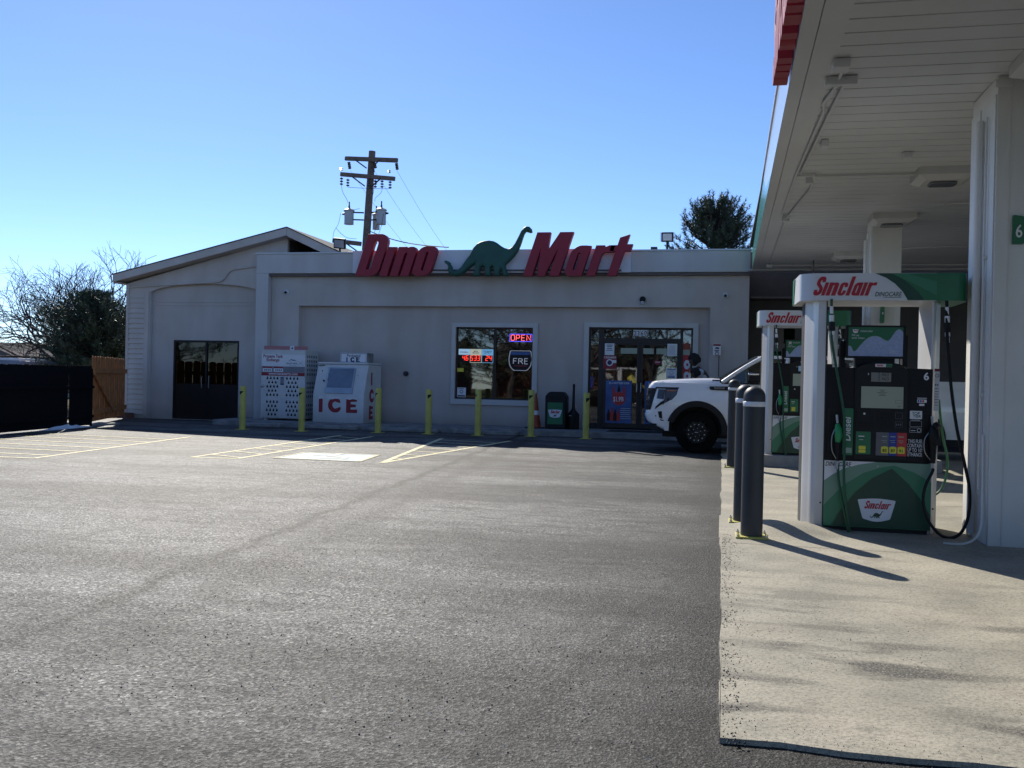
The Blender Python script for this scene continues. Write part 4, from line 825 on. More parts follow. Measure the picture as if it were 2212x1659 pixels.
YB = [(-11.9, 22.1, 1.11), (-10.33, 22.21, 1.11), (-8.49, 22.74, 1.14), (-7.21, 22.9, 1.13), (-5.96, 23.05, 1.16), (-4.68, 23.44, 1.17), (-3.26, 23.27, 1.14)]
LB = ['yellow bollard left of the propane cage, in front of the grey wall', 'yellow bollard standing before the propane cage', 'yellow bollard at the right corner of the ice freezer', 'yellow bollard before bare wall between freezer and window', 'yellow bollard in front of the shop window', 'yellow bollard in front of the orange cone', 'yellow bollard beside the left edge of the shop entrance']
rb = random.Random(9)
for (x, y, h), lb in zip(YB, LB):
    T = thing('yellow_bollard', (x, y, 0), lb, 'bollard', 'yellow bollards along the shop front')
    MB().lathe([(.080, .012), (.078, h-.012), (.070, h-.003), (.0, h)], (x, y, 0), 22).build('post', 'yellow', T, ang=60)
    MB().box(x-.14, x+.14, y-.14, y+.14, .003, .013).build('base_plate', 'yellow', T)
    # black arrow band wrapped round the post
    a0 = -math.pi/2+rb.uniform(-.9, .9); v = []; f_ = []
    for i in range(9):
        a = a0-.75+i*1.5/8; c_ = abs(i-4)/4; r_ = .0805; v += [(x+r_*math.cos(a), y+r_*math.sin(a), h-.24+.10*(i/8)), (x+r_*math.cos(a), y+r_*math.sin(a), h-.13)]
    for i in range(8): f_.append((2*i, 2*i+2, 2*i+3, 2*i+1))
    MB().add(v, f_).build('arrow_band', 'black', T)
# ------------------------------------------------------------------ propane cage
T = thing('propane_cage', (-12.1, 24.9, .13), 'white tank exchange cage with red lettering and rows of drop shaped holes', 'propane cage')
def drops(x0, x1, z0, rows, y):
    out = []
    for r_ in range(rows):
        n = 4 if r_ % 2 == 0 else 3; st_ = (x1-x0)/3; off = 0 if n == 4 else st_/2
        for k in range(n):
            x = x0+off+k*st_; z = z0-r_*.118
            out.append(rp([(x-.033, z-.022, .03), (x-.02, z-.045, .02), (x+.02, z-.045, .02), (x+.033, z-.022, .03), (x, z+.05, .006)], 3))
    return out
hol = drops(-12.60, -12.29, 1.33, 5, 0)+drops(-12.00, -11.68, 1.33, 5, 0)+drops(-12.60, -12.29, .66, 4, 0)+drops(-12.00, -11.68, .66, 4, 0)
hol += drops(-12.60, -12.29, .66-.118*4, 1, 0)[:0]
c = MB(); c.fill([rect(-12.79, -11.455, .20, 2.10)]+[list(reversed(h)) for h in hol], (0, 24.80, 0), FR, .012)
DRP = c.build('front_door', 'whitedirty', T, smooth=False)
sp = MB()
for r_ in range(14):
    for k in range(6):
        z = 1.98-r_*.125; y = 24.92+k*.12
        if r_ in (5, 10): continue
        sp.box(-11.4545, -11.4515, y, y+.045, z-.07, z)
sp.build('vent_slots', 'black', T, smooth=False)
b = MB(); b.box(-11.47, -11.455, 24.81, 25.68, .20, 2.09).box(-12.79, -12.775, 24.81, 25.68, .20, 2.09).box(-12.79, -11.455, 25.66, 25.68, .2, 2.09).box(-12.79, -11.455, 24.81, 25.68, .18, .20)
b.box(-12.80, -11.445, 24.78, 25.70, 2.09, 2.125); b.build('body', 'whitedirty', T, bevel=.004)
MB().box(-12.74, -11.5, 25.0, 25.5, .22, 2.0).build('dark_inside', 'black', T, smooth=False)
MB().box(-12.78, -11.46, 24.90, 24.93, 2.13, 2.235).build('header_board', 'pinkred', T, smooth=False) if 'pinkred' in M else None
dm('pinkred', (.42, .17, .17), .6); MB().box(-12.78, -11.46, 24.90, 24.93, 2.127, 2.235).build('header_board', 'pinkred', T, smooth=False)
hb = T.children[-1]; MB().fill([rect(-11.98, -11.85, 2.125, 2.24)], (0, 24.899, 0), FR, .002).build('emblem_plate', 'cardwhite', hb, smooth=False); MB().fill([rp([(-11.955, 2.155), (-11.88, 2.155, .02), (-11.89, 2.195), (-11.91, 2.215), (-11.925, 2.185)])], (0, 24.896, 0), FR, .001).build('flame_mark', 'black', hb, smooth=False)
MB().fill([rect(-12.785, -11.46, 1.66, 1.995)], (0, 24.787, 0), FR, .002).build('name_panel', 'cardwhite', T, smooth=False); npn = T.children[-1]
MB().text('Propane Tank\nExchange', (-12.44, 24.7845, 1.90), FR, .125, .001, bold=.025, al='CENTER', lh=.82, wx=.85).build('lettering', 'maroon2', npn, smooth=False) if 'maroon2' in M else None
dm('maroon2', (.28, .02, .03), .5); MB().text('Propane Tank\nExchange', (-12.44, 24.7845, 1.90), FR, .125, .001, bold=.025, al='CENTER', lh=.82, wx=.85).build('lettering', 'maroon2', npn, smooth=False)
v = MB(); v.text('VALLEY WIDE', (-12.04, 24.7845, 1.725), FR, .058, .001, bold=.02, wx=.95); v.bar((-11.70, 24.784, 1.68), (-11.52, 24.784, 1.81), .001, .016, Y_); v.bar((-11.66, 24.7835, 1.81), (-11.50, 24.7835, 1.68), .001, .016, Y_)
v.prism([(-11.98, 1.80), (-11.87, 1.87), (-11.83, 1.845), (-11.79, 1.855), (-11.70, 1.80), (-11.79, 1.83), (-11.83, 1.82), (-11.87, 1.845)], (0, 24.7835, 0), FR, .001); v.box(-11.92, -11.72, 24.783, 24.784, 1.69, 1.698); v.build('lettering', 'navy', npn, smooth=False) if 'navy' in M else None
if 'navy' not in M: dm('navy', (.02, .035, .09), .5); v.build('lettering', 'navy', npn, smooth=False)
MB().fill([rect(-12.785, -11.46, 1.49, 1.655)], (0, 24.787, 0), FR, .002).build('price_panel', 'greypanel', T, smooth=False) if 'greypanel' in M else None
dm('greypanel', (.22, .22, .25), .6); MB().fill([rect(-12.785, -11.46, 1.49, 1.655)], (0, 24.787, 0), FR, .002).build('price_panel', 'greypanel', T, smooth=False); pp_ = T.children[-1]
for x in (-12.75, -12.41): 
    MB().fill([rect(x, x+.29, 1.50, 1.60)], (0, 24.784, 0), FR, .001).build('price_card', 'cardwhite', pp_, smooth=False); MB().fill([rect(x, x+.29, 1.60, 1.645)], (0, 24.784, 0), FR, .001).build('price_heading', 'maroon2', pp_, smooth=False)
    q = MB()
    for k in range(4): q.box(x+.05+k*.055, x+.085+k*.055, 24.7815, 24.7825, 1.525, 1.575)
    q.build('price_digits', 'greypanel', pp_, smooth=False)
MB().fill([rect(-12.785, -11.46, 1.39, 1.485)], (0, 24.787, 0), FR, .002).build('web_band', 'maroon2', T, smooth=False)
MB().text('www.vwcenergy.com', (-12.12, 24.7845, 1.415), FR, .105, .001, bold=.02, al='CENTER', wx=.98).build('lettering', 'cardwhite', T.children[-1], smooth=False)
MB().fill([rect(-12.20, -12.09, 1.13, 1.36)], (0, 24.787, 0), FR, .002).build('notice', 'greypanel', T, smooth=False); MB().box(-12.20, -12.09, 24.783, 24.784, 1.14, 1.17).box(-12.185, -12.105, 24.783, 24.784, 1.32, 1.34).build('notice_print', 'navy', T.children[-1], smooth=False)
MB().lathe([(.05, 0), (.05, .03), (.03, .045), (0, .045)], (-12.75, 24.787, 1.10), 16, -Y_).build('lock', 'steel', T)
MB().box(-12.7, -12.64, 24.85, 24.95, .13, .18).box(-11.6, -11.54, 24.85, 24.95, .13, .18).box(-12.7, -12.64, 25.5, 25.6, .13, .18).box(-11.6, -11.54, 25.5, 25.6, .13, .18).build('foot', 'coping', T, smooth=False)
# ------------------------------------------------------------------ ice freezer
T = thing('ice_freezer', (-10.2, 24.6, .115), 'white slant front ice freezer with dark red ICE lettering on front and side', 'ice freezer')
xl, xr = -10.985, -9.50; yb = 25.62; P = [(24.30, .125), (24.30, .90), (24.62, 1.74), (yb, 1.74), (yb, .125)]
MB().prism([(-a, z) for a, z in P][::-1], (xl, 0, 0), (-Y_, Z_), 0).build('x', 'white', None)
bpy.data.objects.remove(bpy.data.objects['x'])
m_ = MB(); k = len(P); m_.add([(xl, a, z) for a, z in P]+[(xr, a, z) for a, z in P], [tuple(range(k))[::-1], tuple(range(k, 2*k))]+[(i, (i+1) % k, (i+1) % k+k, i+k) for i in range(k)])
m_.build('cabinet', 'whitedirty', T, bevel=.025)
MB().box(xl-.01, xr+.01, 24.60, yb+.01, 1.742, 1.80).build('lid', 'whitedirty', T, bevel=.02)
MB().box(xl+.05, xr-.05, 24.36, yb-.05, .03, .124).build('base', 'black', T, smooth=False)
sl_ = Vector((0, .32, .84)).normalized(); O_ = Vector((0, 24.30, .90)); SU = (X_, sl_); SN = X_.cross(sl_)
MB().fill([rp([(-10.64, .04, .02), (-9.84, .04, .02), (-9.84, .80, .02), (-10.64, .80, .02)])], O_+SN*.002, SU, .03).build('door', 'steel', T); dd = T.children[-1]
MB().fill([rect(-10.60, -9.88, .20, .765, .02)], O_+SN*.034, SU, .003).build('door_window', G_FREEZER, dd)
MB().tube([O_+SN*.04+X_*-10.60+sl_*.42, O_+SN*.09+X_*-10.60+sl_*.44, O_+SN*.09+X_*-10.60+sl_*.58, O_+SN*.04+X_*-10.60+sl_*.60], .012, 8).build('door_handle', 'chrome', dd)
h_ = MB(); h_.bar(O_+SN*.01+X_*-10.95+sl_*.85, O_+SN*.01+X_*-10.78+sl_*.87, .03, .02); h_.lathe([(0, 0), (.025, 0), (.02, .05), (0, .05)], O_+SN*.002+X_*-10.72+sl_*.40, 10, SN); h_.lathe([(0, 0), (.02, 0), (0, .02)], O_+SN*.002+X_*-10.82+sl_*.70, 8, SN); h_.lathe([(0, 0), (.012, 0), (0, .02)], O_+SN*.002+X_*-9.76+sl_*.58, 8, SN); h_.build('latch', 'black', T)
ICE = {'I': [[(0, 0), (.11, 0), (.11, .38), (0, .38)]],
 'C': [rp([(0, .12, .1), (.12, 0, .1), (.30, 0, .1), (.38, .10, .06), (.36, .16), (.26, .12, .02), (.20, .10, .04), (.13, .16, .04), (.13, .26, .04), (.20, .31, .04), (.27, .28, .02), (.36, .26), (.34, .36, .06), (.24, .41, .08), (.10, .40, .08), (0, .28, .1)], 4)],
 'E': [[(0, 0), (.32, 0), (.32, .10), (.13, .09), (.13, .15), (.28, .16), (.28, .23), (.13, .24), (.13, .30), (.31, .31), (.31, .38), (.05, .41), (0, .39)]]}
def icet(mb, O, UV, sc, xs, zs=(0, 0, 0)):
    for ch, x, z in zip('ICE', xs, zs): mb.fill([[(px*sc+x, pz*sc+z) for px, pz in o] for o in ICE[ch]], O, UV, .002)
    return mb
icet(MB(), (-10.80, 24.297, .42), FR, 1., (0, .27, .80)).build('lettering', 'maroon2', T, smooth=False)
icet(MB(), (xr+.001, 24.72, .20), (Y_, Z_), .92, (.10, 0, .0), (.98, .50, .04)).build('side_lettering', 'maroon2', T, smooth=False)
snowc = MB()
for x0, w_ in ((-10.80, .11), (-10.53, .36), (-10.0, .31)): snowc.fill([rp([(x0-.01, .80), (x0+w_*.3, .775, .02), (x0+w_*.6, .80, .02), (x0+w_+.01, .78), (x0+w_+.01, .835, .02), (x0+w_*.5, .85, .04), (x0-.01, .83, .02)])], (0, 24.2955, 0), FR, .002)
snowc.build('snow_cap_print', 'cardwhite', T, smooth=False)
T = thing('ice_sign_box', (-10.03, 24.9, 1.80), 'small box sign reading Packaged ICE on top of the freezer', 'sign')
MB().box(-10.43, -9.64, 24.85, 25.35, 1.802, 2.075).build('box', 'concrete_old', T, bevel=.006)
MB().fill([rect(-10.425, -9.645, 1.806, 2.07)], (0, 24.849, 0), FR, .004).build('face', 'cardwhite', T, smooth=False); fc = T.children[-1]
MB().fill([rect(-10.41, -9.66, 1.80+.012, 2.055), list(reversed(rect(-10.40, -9.67, 1.80+.022, 2.045)))], (0, 24.844, 0), FR, .001).build('rim_line', 'navy', fc, smooth=False)
MB().text('Packaged', (-10.035, 24.844, 1.965), FR, .095, .001, bold=.015, al='CENTER', wx=1.15).build('lettering', 'navy', fc, smooth=False)
icet(MB(), (-10.25, 24.844, 1.815), FR, .34, (0, .12, .29)).build('ice_lettering', 'navy', fc, smooth=False)
# ------------------------------------------------------------------ bin, ash post, cone, mat, notice
T = thing('trash_bin', (-4.33, 25.2, .13), 'black trash bin with a green front and white emblem beside the entrance', 'trash bin')
MB().fill([rp([(-4.60, .135, .02), (-4.05, .135, .02), (-4.05, 1.0, .03), (-4.12, 1.10, .03), (-4.18, 1.125, .02), (-4.48, 1.125, .02), (-4.54, 1.09, .03), (-4.61, 1.0, .03)])], (0, 25.45, 0), FR, .5, .02).build('bin_body', 'blackplastic', T)
MB().fill([rect(-4.54, -4.13, .26, .84, .02)], (0, 24.95, 0), FR, .004).build('front_panel', 'brandgreen2', T, smooth=False); fp_ = T.children[-1]
MB().fill([scl(SHIELD, .38, .25)], (-4.335, 24.945, .54), FR, .002).build('emblem_field', 'cardwhite', fp_, smooth=False)
brand(MB(), (-4.46, 24.942, .55), FR, .083, .001).build('lettering', 'brandred', fp_, smooth=False); MB().fill(dino(.12), (-4.335, 24.942, .465), FR, .001).build('dinosaur_mark', 'deepgreen', fp_, smooth=False)
MB().fill([rect(-4.50, -4.16, .92, 1.02, .02)], (0, 24.951, 0), FR, .003).build('opening', 'black', T, smooth=False)
T = thing('ash_receptacle', (-3.88, 25.2, .13), 'slim black smokers post with a tall neck between the bin and the entrance', 'ash post')
MB().lathe([(.155, .0), (.165, .02), (.165, .40), (.13, .44), (.06, .52), (.038, .60), (.032, 1.10), (.036, 1.17), (.025, 1.215), (0, 1.22)], (-3.88, 25.2, .13), 20).build('body', 'blackplastic', T)
MB().box(-3.97, -3.91, 25.025, 25.035, .49, .505).build('clasp', 'steel', T)
T = thing('traffic_cone', (-4.93, 25.15, .13), 'faded orange traffic cone behind the bollard at the right edge of the window', 'traffic cone')
MB().lathe([(.17, .02), (.155, .03), (.022, .93), (.015, .95), (0, .95)], (-4.90, 25.15, .13), 20).build('cone_body', 'cone', T, ang=60)
MB().box(-5.15, -4.65, 24.93, 25.37, .13, .155).build('base', 'black', T, bevel=.01)
MB().lathe([(.107, .36), (.0885, .48)], (-4.90, 25.15, .13), 20).build('band', 'cardwhite', T, ang=60)
tag(MB().box(-2.9, -1.3, 24.5, 25.4, .131, .142).build('door_mat', 'rubbermat', bevel=.004), 'dark rubber mat on the walk before the shop entrance', 'door mat')
T = thing('notice_sign', (-.16, 25.62, .13), 'small white and red notice on a thin post right of the entrance', 'sign')
MB().fill([rect(-.264, -.05, 2.185, 2.49, .01)], (0, 25.62, 0), FR, .004).build('plate', 'cardwhite', T, smooth=False); pl_ = T.children[-1]
q = MB(); q.fill([rect(-.255, -.06, 2.43, 2.48)], (0, 25.615, 0), FR, .001); q.fill([circ(-.155, 2.225, .05), circ(-.155, 2.225, .035)[::-1]], (0, 25.615, 0), FR, .001); q.build('red_print', 'maroon2', pl_, smooth=False)
q = MB(); q.fill([rp([(-.21, 2.36), (-.11, 2.35, .01), (-.10, 2.385, .01), (-.16, 2.40, .02), (-.20, 2.385)])], (0, 25.615, 0), FR, .001).box(-.22, -.10, 25.613, 25.614, 2.30, 2.32).box(-.20, -.12, 25.613, 25.614, 2.275, 2.285); q.build('black_print', 'black', pl_, smooth=False)
MB().tube([(-.10, 25.64, .13), (-.10, 25.64, 2.35)], .012, 8).build('post', 'slate', T)
t = thing('wall_fitting', (-8.85, 25.85, 1.55), 'small grey round outlet box on the wall just right of the freezer', 'outlet'); MB().lathe([(.0, 0), (.07, 0), (.07, .07), (.04, .12), (0, .12)], (-8.84, 25.88, 1.53), 14, -Y_).build('box', 'slate', t)
# ------------------------------------------------------------------ window and door signs
YG = 25.955
T = thing('open_sign', (-5.52, YG, 2.48), 'glowing red OPEN sign in a blue border in the window', 'neon sign')
MB().box(-5.85, -5.19, YG-.008, YG+.004, 2.485, 2.712).build('backing', 'black', T)
MB().fill([rect(-5.845, -5.195, 2.49, 2.708, .02), list(reversed(rect(-5.83, -5.21, 2.505, 2.693, .015)))], (0, YG-.01, 0), FR, .008).build('blue_tube', 'neonblue', T, smooth=False)
OP = MB(); zb, zt = 2.525, 2.675; yt = YG-.018
def nt(pts, closed=False): OP.tube([Vector((a, yt, b)) for a, b in pts], .0085, 6)
nt([(-5.80, zb+.02), (-5.80, zt-.02), (-5.78, zt), (-5.72, zt), (-5.70, zt-.02), (-5.70, zb+.02), (-5.72, zb), (-5.78, zb), (-5.80, zb+.02)])
nt([(-5.655, zb), (-5.65, zt), (-5.58, zt), (-5.555, zt-.03), (-5.56, zb+.08), (-5.58, zb+.065), (-5.65, zb+.065)])
nt([(-5.41, zt), (-5.50, zt), (-5.50, zb), (-5.41, zb)]); nt([(-5.50, (zb+zt)/2), (-5.42, (zb+zt)/2)])
nt([(-5.35, zb), (-5.35, zt), (-5.245, zb), (-5.245, zt)]); OP.build('red_letters', 'neonred', T)
T = thing('jackpot_display', (-6.8, YG, 1.86), 'lottery display of red jackpot digits under blue headings in the window', 'jackpot display')
for i, (x0, x1, c_, txt, num) in enumerate(((-7.315, -6.985, 'cardblue', 'POWERBALL', '46'), (-6.98, -6.645, 'cardyel', 'MEGA\nMILLIONS', '533'), (-6.64, -6.305, 'lightblue', 'COLORADO\nLOTTO +', '24'))):
    if 'cardblue' not in M: dm('cardblue', (.55, .75, .88), .5, emit=(.5, .75, .9), es=.3); dm('cardyel', (.75, .72, .50), .5, emit=(.7, .7, .5), es=.3)
    MB().box(x0, x1, YG-.006, YG, 2.10, 2.265).build('heading_card', c_, T, smooth=False); hc = T.children[-1]
    MB().text(txt, ((x0+x1)/2, YG-.0065, 2.155 if i == 0 else 2.185), FR, .055, .001, .1, .012, al='CENTER', lh=.8, wx=.8).build('lettering', 'navy', hc, smooth=False)
    MB().box(x0, x1, YG-.006, YG, 1.88, 2.098).build('digit_box', ('black', 'black', 'black')[i], T, smooth=False); db = T.children[-1]
    if i: MB().fill([rect(x0, x1, 1.88, 2.098), list(reversed(rect(x0+.012, x1-.012, 1.893, 2.09)))], (0, YG-.006, 0), FR, .002).build('rim', ('', 'cardyel', 'lightblue')[i], db, smooth=False)
    dg = MB(); SEG = {'4': 'bcfg', '6': 'acdefg', '5': 'acdfg', '3': 'abcdg', '2': 'abdeg'}
    xx = x1-.02-.10*len(num)
    for d_ in num:
        w_, h_2 = .065, .13; zb_ = 1.945; L_ = {'a': ((.0, h_2), (w_, h_2)), 'g': ((0, h_2/2), (w_, h_2/2)), 'd': ((0, 0), (w_, 0)), 'b': ((w_, h_2/2), (w_, h_2)), 'c': ((w_, 0), (w_, h_2/2)), 'f': ((0, h_2/2), (0, h_2)), 'e': ((0, 0), (0, h_2/2))}
        for sgm in SEG[d_]:
            (a, b_1), (c2_, d2_) = L_[sgm]; f_ = lambda p, q_: (xx+p*.92+q_*.12+.004, YG-.012, zb_+q_)
            dg.tube([f_(a, b_1), f_(c2_, d2_)], .0075, 5)
        xx += .10
    dg.build('digits', 'ledred', db, smooth=False)
T = thing('round_window_sign', (-5.52, YG, 1.68), 'unlit outlined round sign reading FRE under the open sign', 'window sign')
ol = rp([(-5.82, 2.24, .04), (-5.22, 2.24, .04), (-5.19, 2.0, .05), (-5.22, 1.80, .1), (-5.33, 1.68, .05), (-5.72, 1.68, .05), (-5.83, 1.80, .1), (-5.86, 2.0, .05)], 5)
cc = Vector((-5.525, 1.96, 0)); MB().fill([ol, [(cc.x+(x-cc.x)*.955, cc.y+(z-cc.y)*.955) for x, z in ol][::-1]], (0, YG, 0), FR, .01).build('outline', 'neonwhite', T, smooth=False)
MB().fill([[(cc.x+(x-cc.x)*.94, cc.y+(z-cc.y)*.94) for x, z in ol]], (0, YG+.004, 0), FR, .003).build('backing', 'doordark', T, smooth=False)
MB().fill([rect(-5.80, -5.25, 2.12, 2.20, .02)], (0, YG-.002, 0), FR, .002).build('blue_bar', 'posterblue', T, smooth=False)
fr = MB()
for a, b_2 in (((-5.72, 2.02), (-5.62, 2.02)), ((-5.72, 2.02), (-5.72, 1.87)), ((-5.72, 1.95), (-5.64, 1.95)), ((-5.57, 1.87), (-5.57, 2.02)), ((-5.57, 2.02), (-5.47, 2.01)), ((-5.47, 2.01), (-5.47, 1.95)), ((-5.47, 1.95), (-5.55, 1.95)), ((-5.52, 1.95), (-5.45, 1.87)), ((-5.40, 2.02), (-5.31, 2.02)), ((-5.40, 2.02), (-5.40, 1.87)), ((-5.40, 1.95), (-5.32, 1.95)), ((-5.40, 1.87), (-5.31, 1.87))): fr.tube([(a[0], YG-.01, a[1]), (b_2[0], YG-.01, b_2[1])], .010, 6)
fr.build('letters', 'neonwhite', T); MB().box(-5.70, -5.34, YG-.004, YG-.002, 1.80, 1.83).build('red_bar', 'maroon2', T, smooth=False)
def poster(name, x0, x1, z0, z1, m, label, y=25.945, cat='poster', group=None):
    t = thing(name, ((x0+x1)/2, y, z0), label, cat, group); MB().box(x0, x1, y-.002, y, z0, z1).build('sheet', m, t, smooth=False); return t, t.children[0]
def bars(par, x0, x1, zs, h, m, y=25.942, seed=1):
    r_ = random.Random(seed); q = MB()
    for z in zs: a = r_.uniform(0, .15)*(x1-x0); q.box(x0+a, x1-a, y-.0012, y-.0004, z, z+h)
    q.build('printed_text', m, par, smooth=False)
t, s_ = poster('window_sticker', -7.335, -7.08, .90, 1.17, 'cardwhite', 'square white sticker in the lower left corner of the window', cat='sticker')
q = MB(); q.fill([circ(-7.21, 1.055, .05, .05), circ(-7.21, 1.055, .036, .036)[::-1]], (0, 25.942, 0), FR, .001).bar((-7.23, 25.941, 1.04), (-7.16, 25.941, .98), .001, .016, Y_).box(-7.32, -7.10, 25.941, 25.942, .915, .955).box(-7.29, -7.13, 25.941, 25.942, 1.13, 1.145); q.build('printed_mark', 'navy', s_, smooth=False)
t, s_ = poster('window_flyer', -7.36, -7.16, 1.62, 1.72, 'yellowsticker', 'torn yellow flyer at the left edge of the window', cat='flyer'); s_.data.transform(Matrix.Shear('XZ', 4, (.0, .2)))
YD = 25.93
dsm = 'cardwhite'
t, s_ = poster('door_notice', -3.16, -2.90, 2.155, 2.475, dsm, 'white notice sheet at the top of the left door leaf', YD, 'notice'); bars(s_, -3.12, -2.94, (2.42, 2.38, 2.33, 2.28), .018, 'navy', YD-.003)
t, s_ = poster('door_notice', -1.468, -1.206, 2.155, 2.485, dsm, 'white typed notice sheet at the top right of the right door leaf', YD, 'notice'); bars(s_, -1.44, -1.24, [2.20+.028*k for k in range(9)], .007, 'greypanel', YD-.003)
t, s_ = poster('door_notice', -1.484, -1.202, 1.545, 1.82, dsm, 'white and blue notice low on the right door leaf above the truck hood', YD, 'notice'); bars(s_, -1.46, -1.23, (1.78, 1.60, 1.565), .022, 'posterblue', YD-.003); MB().fill([circ(-1.345, 1.70, .05), circ(-1.345, 1.70, .042)[::-1]], (0, YD-.003, 0), FR, .001).build('ring_mark', 'greypanel', s_, smooth=False)
t, s_ = poster('creamer_poster', -3.195, -2.83, 1.775, 2.14, 'maroon2', 'dark red poster reading CREAMER with a cup on the left door leaf', YD); MB().text('CREAMER', (-3.01, YD-.003, 2.06), FR, .085, .001, bold=.01, al='CENTER', wx=.9).build('lettering', 'cardwhite', s_, smooth=False)
MB().fill([circ(-3.02, 1.95, .095), circ(-3.02, 1.95, .065)[::-1]], (0, YD-.003, 0), FR, .001).box(-2.95, -2.84, YD-.0035, YD-.003, 1.94, 2.02).build('cup_print', 'cardwhite', s_, smooth=False); MB().fill([circ(-3.02, 1.95, .06)], (0, YD-.003, 0), FR, .001).build('coffee_print', 'navy', s_, smooth=False)
for x0, x1, lb in ((-2.725, -2.28, 'long pale green strip taped across the left door leaf'), (-2.112, -1.832, 'short pale green strip on the left of the right door leaf'), (-1.76, -1.475, 'pale green strip beside the typed notice on the right door leaf')):
    t, s_ = poster('door_strip', x0, x1, 2.20, 2.355, 'lcd', lb, YD+.004, 'strip', 'pale strips across the doors')
t, s_ = poster('stop_sticker', -1.82, -1.62, 1.90, 2.02, 'doordark', 'small red shield sticker in the middle of the right door leaf', YD, 'sticker'); MB().fill([rp([(-1.82, 2.02), (-1.82, 1.97), (-1.75, 1.91), (-1.68, 1.91), (-1.62, 1.97), (-1.62, 2.02)])], (0, YD-.003, 0), FR, .001).build('red_mark', 'maroon2', s_, smooth=False); MB().text('STOP', (-1.72, YD-.005, 1.965), FR, .05, .001, bold=.02, al='CENTER').build('lettering', 'cardwhite', s_, smooth=False)
def soda(x0, x1, lb):
    t, s_ = poster('soda_poster', x0, x1, .30, 1.465, 'posterblue', lb, YD)
    MB().text('20 oz BOTTLED SODA', (x0+.36, YD-.003, 1.37), FR, .075, .001, bold=.015, al='CENTER', wx=.75).build('lettering', 'cardwhite', s_, smooth=False)
    cx_ = x0+.36; MB().fill([circ(cx_, .97, .185)], (0, YD-.0035, 0), FR, .001).build('price_disc', 'red', s_, smooth=False); MB().text('$1.99', (cx_-.02, YD-.0055, .89), FR, .19, .001, bold=.02, al='CENTER', wx=.62).text('EACH', (cx_+.135, YD-.0055, .90), (Z_, -X_), .06, .001, bold=.02, wx=.7).build('price_text', 'cardwhite', s_, smooth=False)
    bt = MB(); bt2 = MB()
    def bottle(m, x, z, s__):
        m.fill([[(x+a*s__, z+b*s__) for a, b in rp([(-.045, 0, .01), (.045, 0, .01), (.045, .17, .02), (.018, .26, .02), (.018, .31), (-.018, .31), (-.018, .26, .02), (-.045, .17, .02)], 3)]], (0, YD-.003, 0), FR, .001)
    for i, (dx, z) in enumerate(((.22, 1.06), (.36, 1.08), (.50, 1.06))): bottle(bt if i != 1 else bt2, x0+dx, z, .85)
    for i in range(4): bottle((bt2, bt)[i % 2], x0+.09+i*.09, .36, 1.0+.2*(i == 1))
    bt.build('bottle_print', 'red', s_, smooth=False); bt2.build('bottle_print', 'doordark', s_, smooth=False)
    bars(s_, x0+.40, x0+.70, [.42+.055*k for k in range(6)], .016, 'lightgreyp', YD-.003, 4)
dm('lightgreyp', (.45, .45, .47), .6)
soda(-3.11, -2.40, 'large blue soda poster with a red price disc on the left door leaf'); soda(-2.05, -1.34, 'blue soda poster on the right door leaf half behind the truck nose')
t, s_ = poster('tall_red_poster', -1.052, -.86, .60, 2.50, 'red', 'tall red arched poster with white rings in the right side light of the entrance', 25.978); s_.data.transform(Matrix.Identity(4))
MB().fill([circ(-.945, 2.42, .09, .10)], (0, 25.975, 0), FR, .001).build('orange_top', 'cone', s_, smooth=False); MB().box(-1.05, -.87, 25.972, 25.974, 2.19, 2.33).build('yellow_label', 'lcd', s_, smooth=False)
for z in (1.93, 1.62): MB().fill([circ(-.94, z, .085, .125), circ(-.93, z, .028, .04)[::-1]], (0, 25.975, 0), FR, .001).build('ring_print', 'cardwhite', s_, smooth=False)
T = thing('house_number', (-2.2, 25.955, 2.7), 'white number tiles reading 2360 above the double doors', 'house number')
for k, ch in enumerate('2360'):
    x = -2.39+k*.095; MB().box(x, x+.088, YD-.003, YD, 2.685, 2.85).build('tile', 'cardwhite', T, smooth=False); MB().text(ch, (x+.044, YD-.0035, 2.70), FR, .18, .001, bold=.015, al='CENTER', wx=.72).build('numeral', 'black', T.children[-1], smooth=False)
# ------------------------------------------------------------------ pickup truck
dm('rimblack', (.015, .015, .017), .3, metal=.4); dm('dash', (.05, .05, .055), .7); dm('seat', (.03, .03, .032), .8); dm('groove', (.03, .032, .04), .6)
T = thing('pickup_truck', (1.6, 20.7, 0), 'white pickup truck parked nose left before the shop entrance with sunlit hood', 'pickup truck')
YN, YFf = 19.70, 21.75; YM = (YN+YFf)/2; WX, RX, WR, AR_ = -.49, 3.62, .425, .575
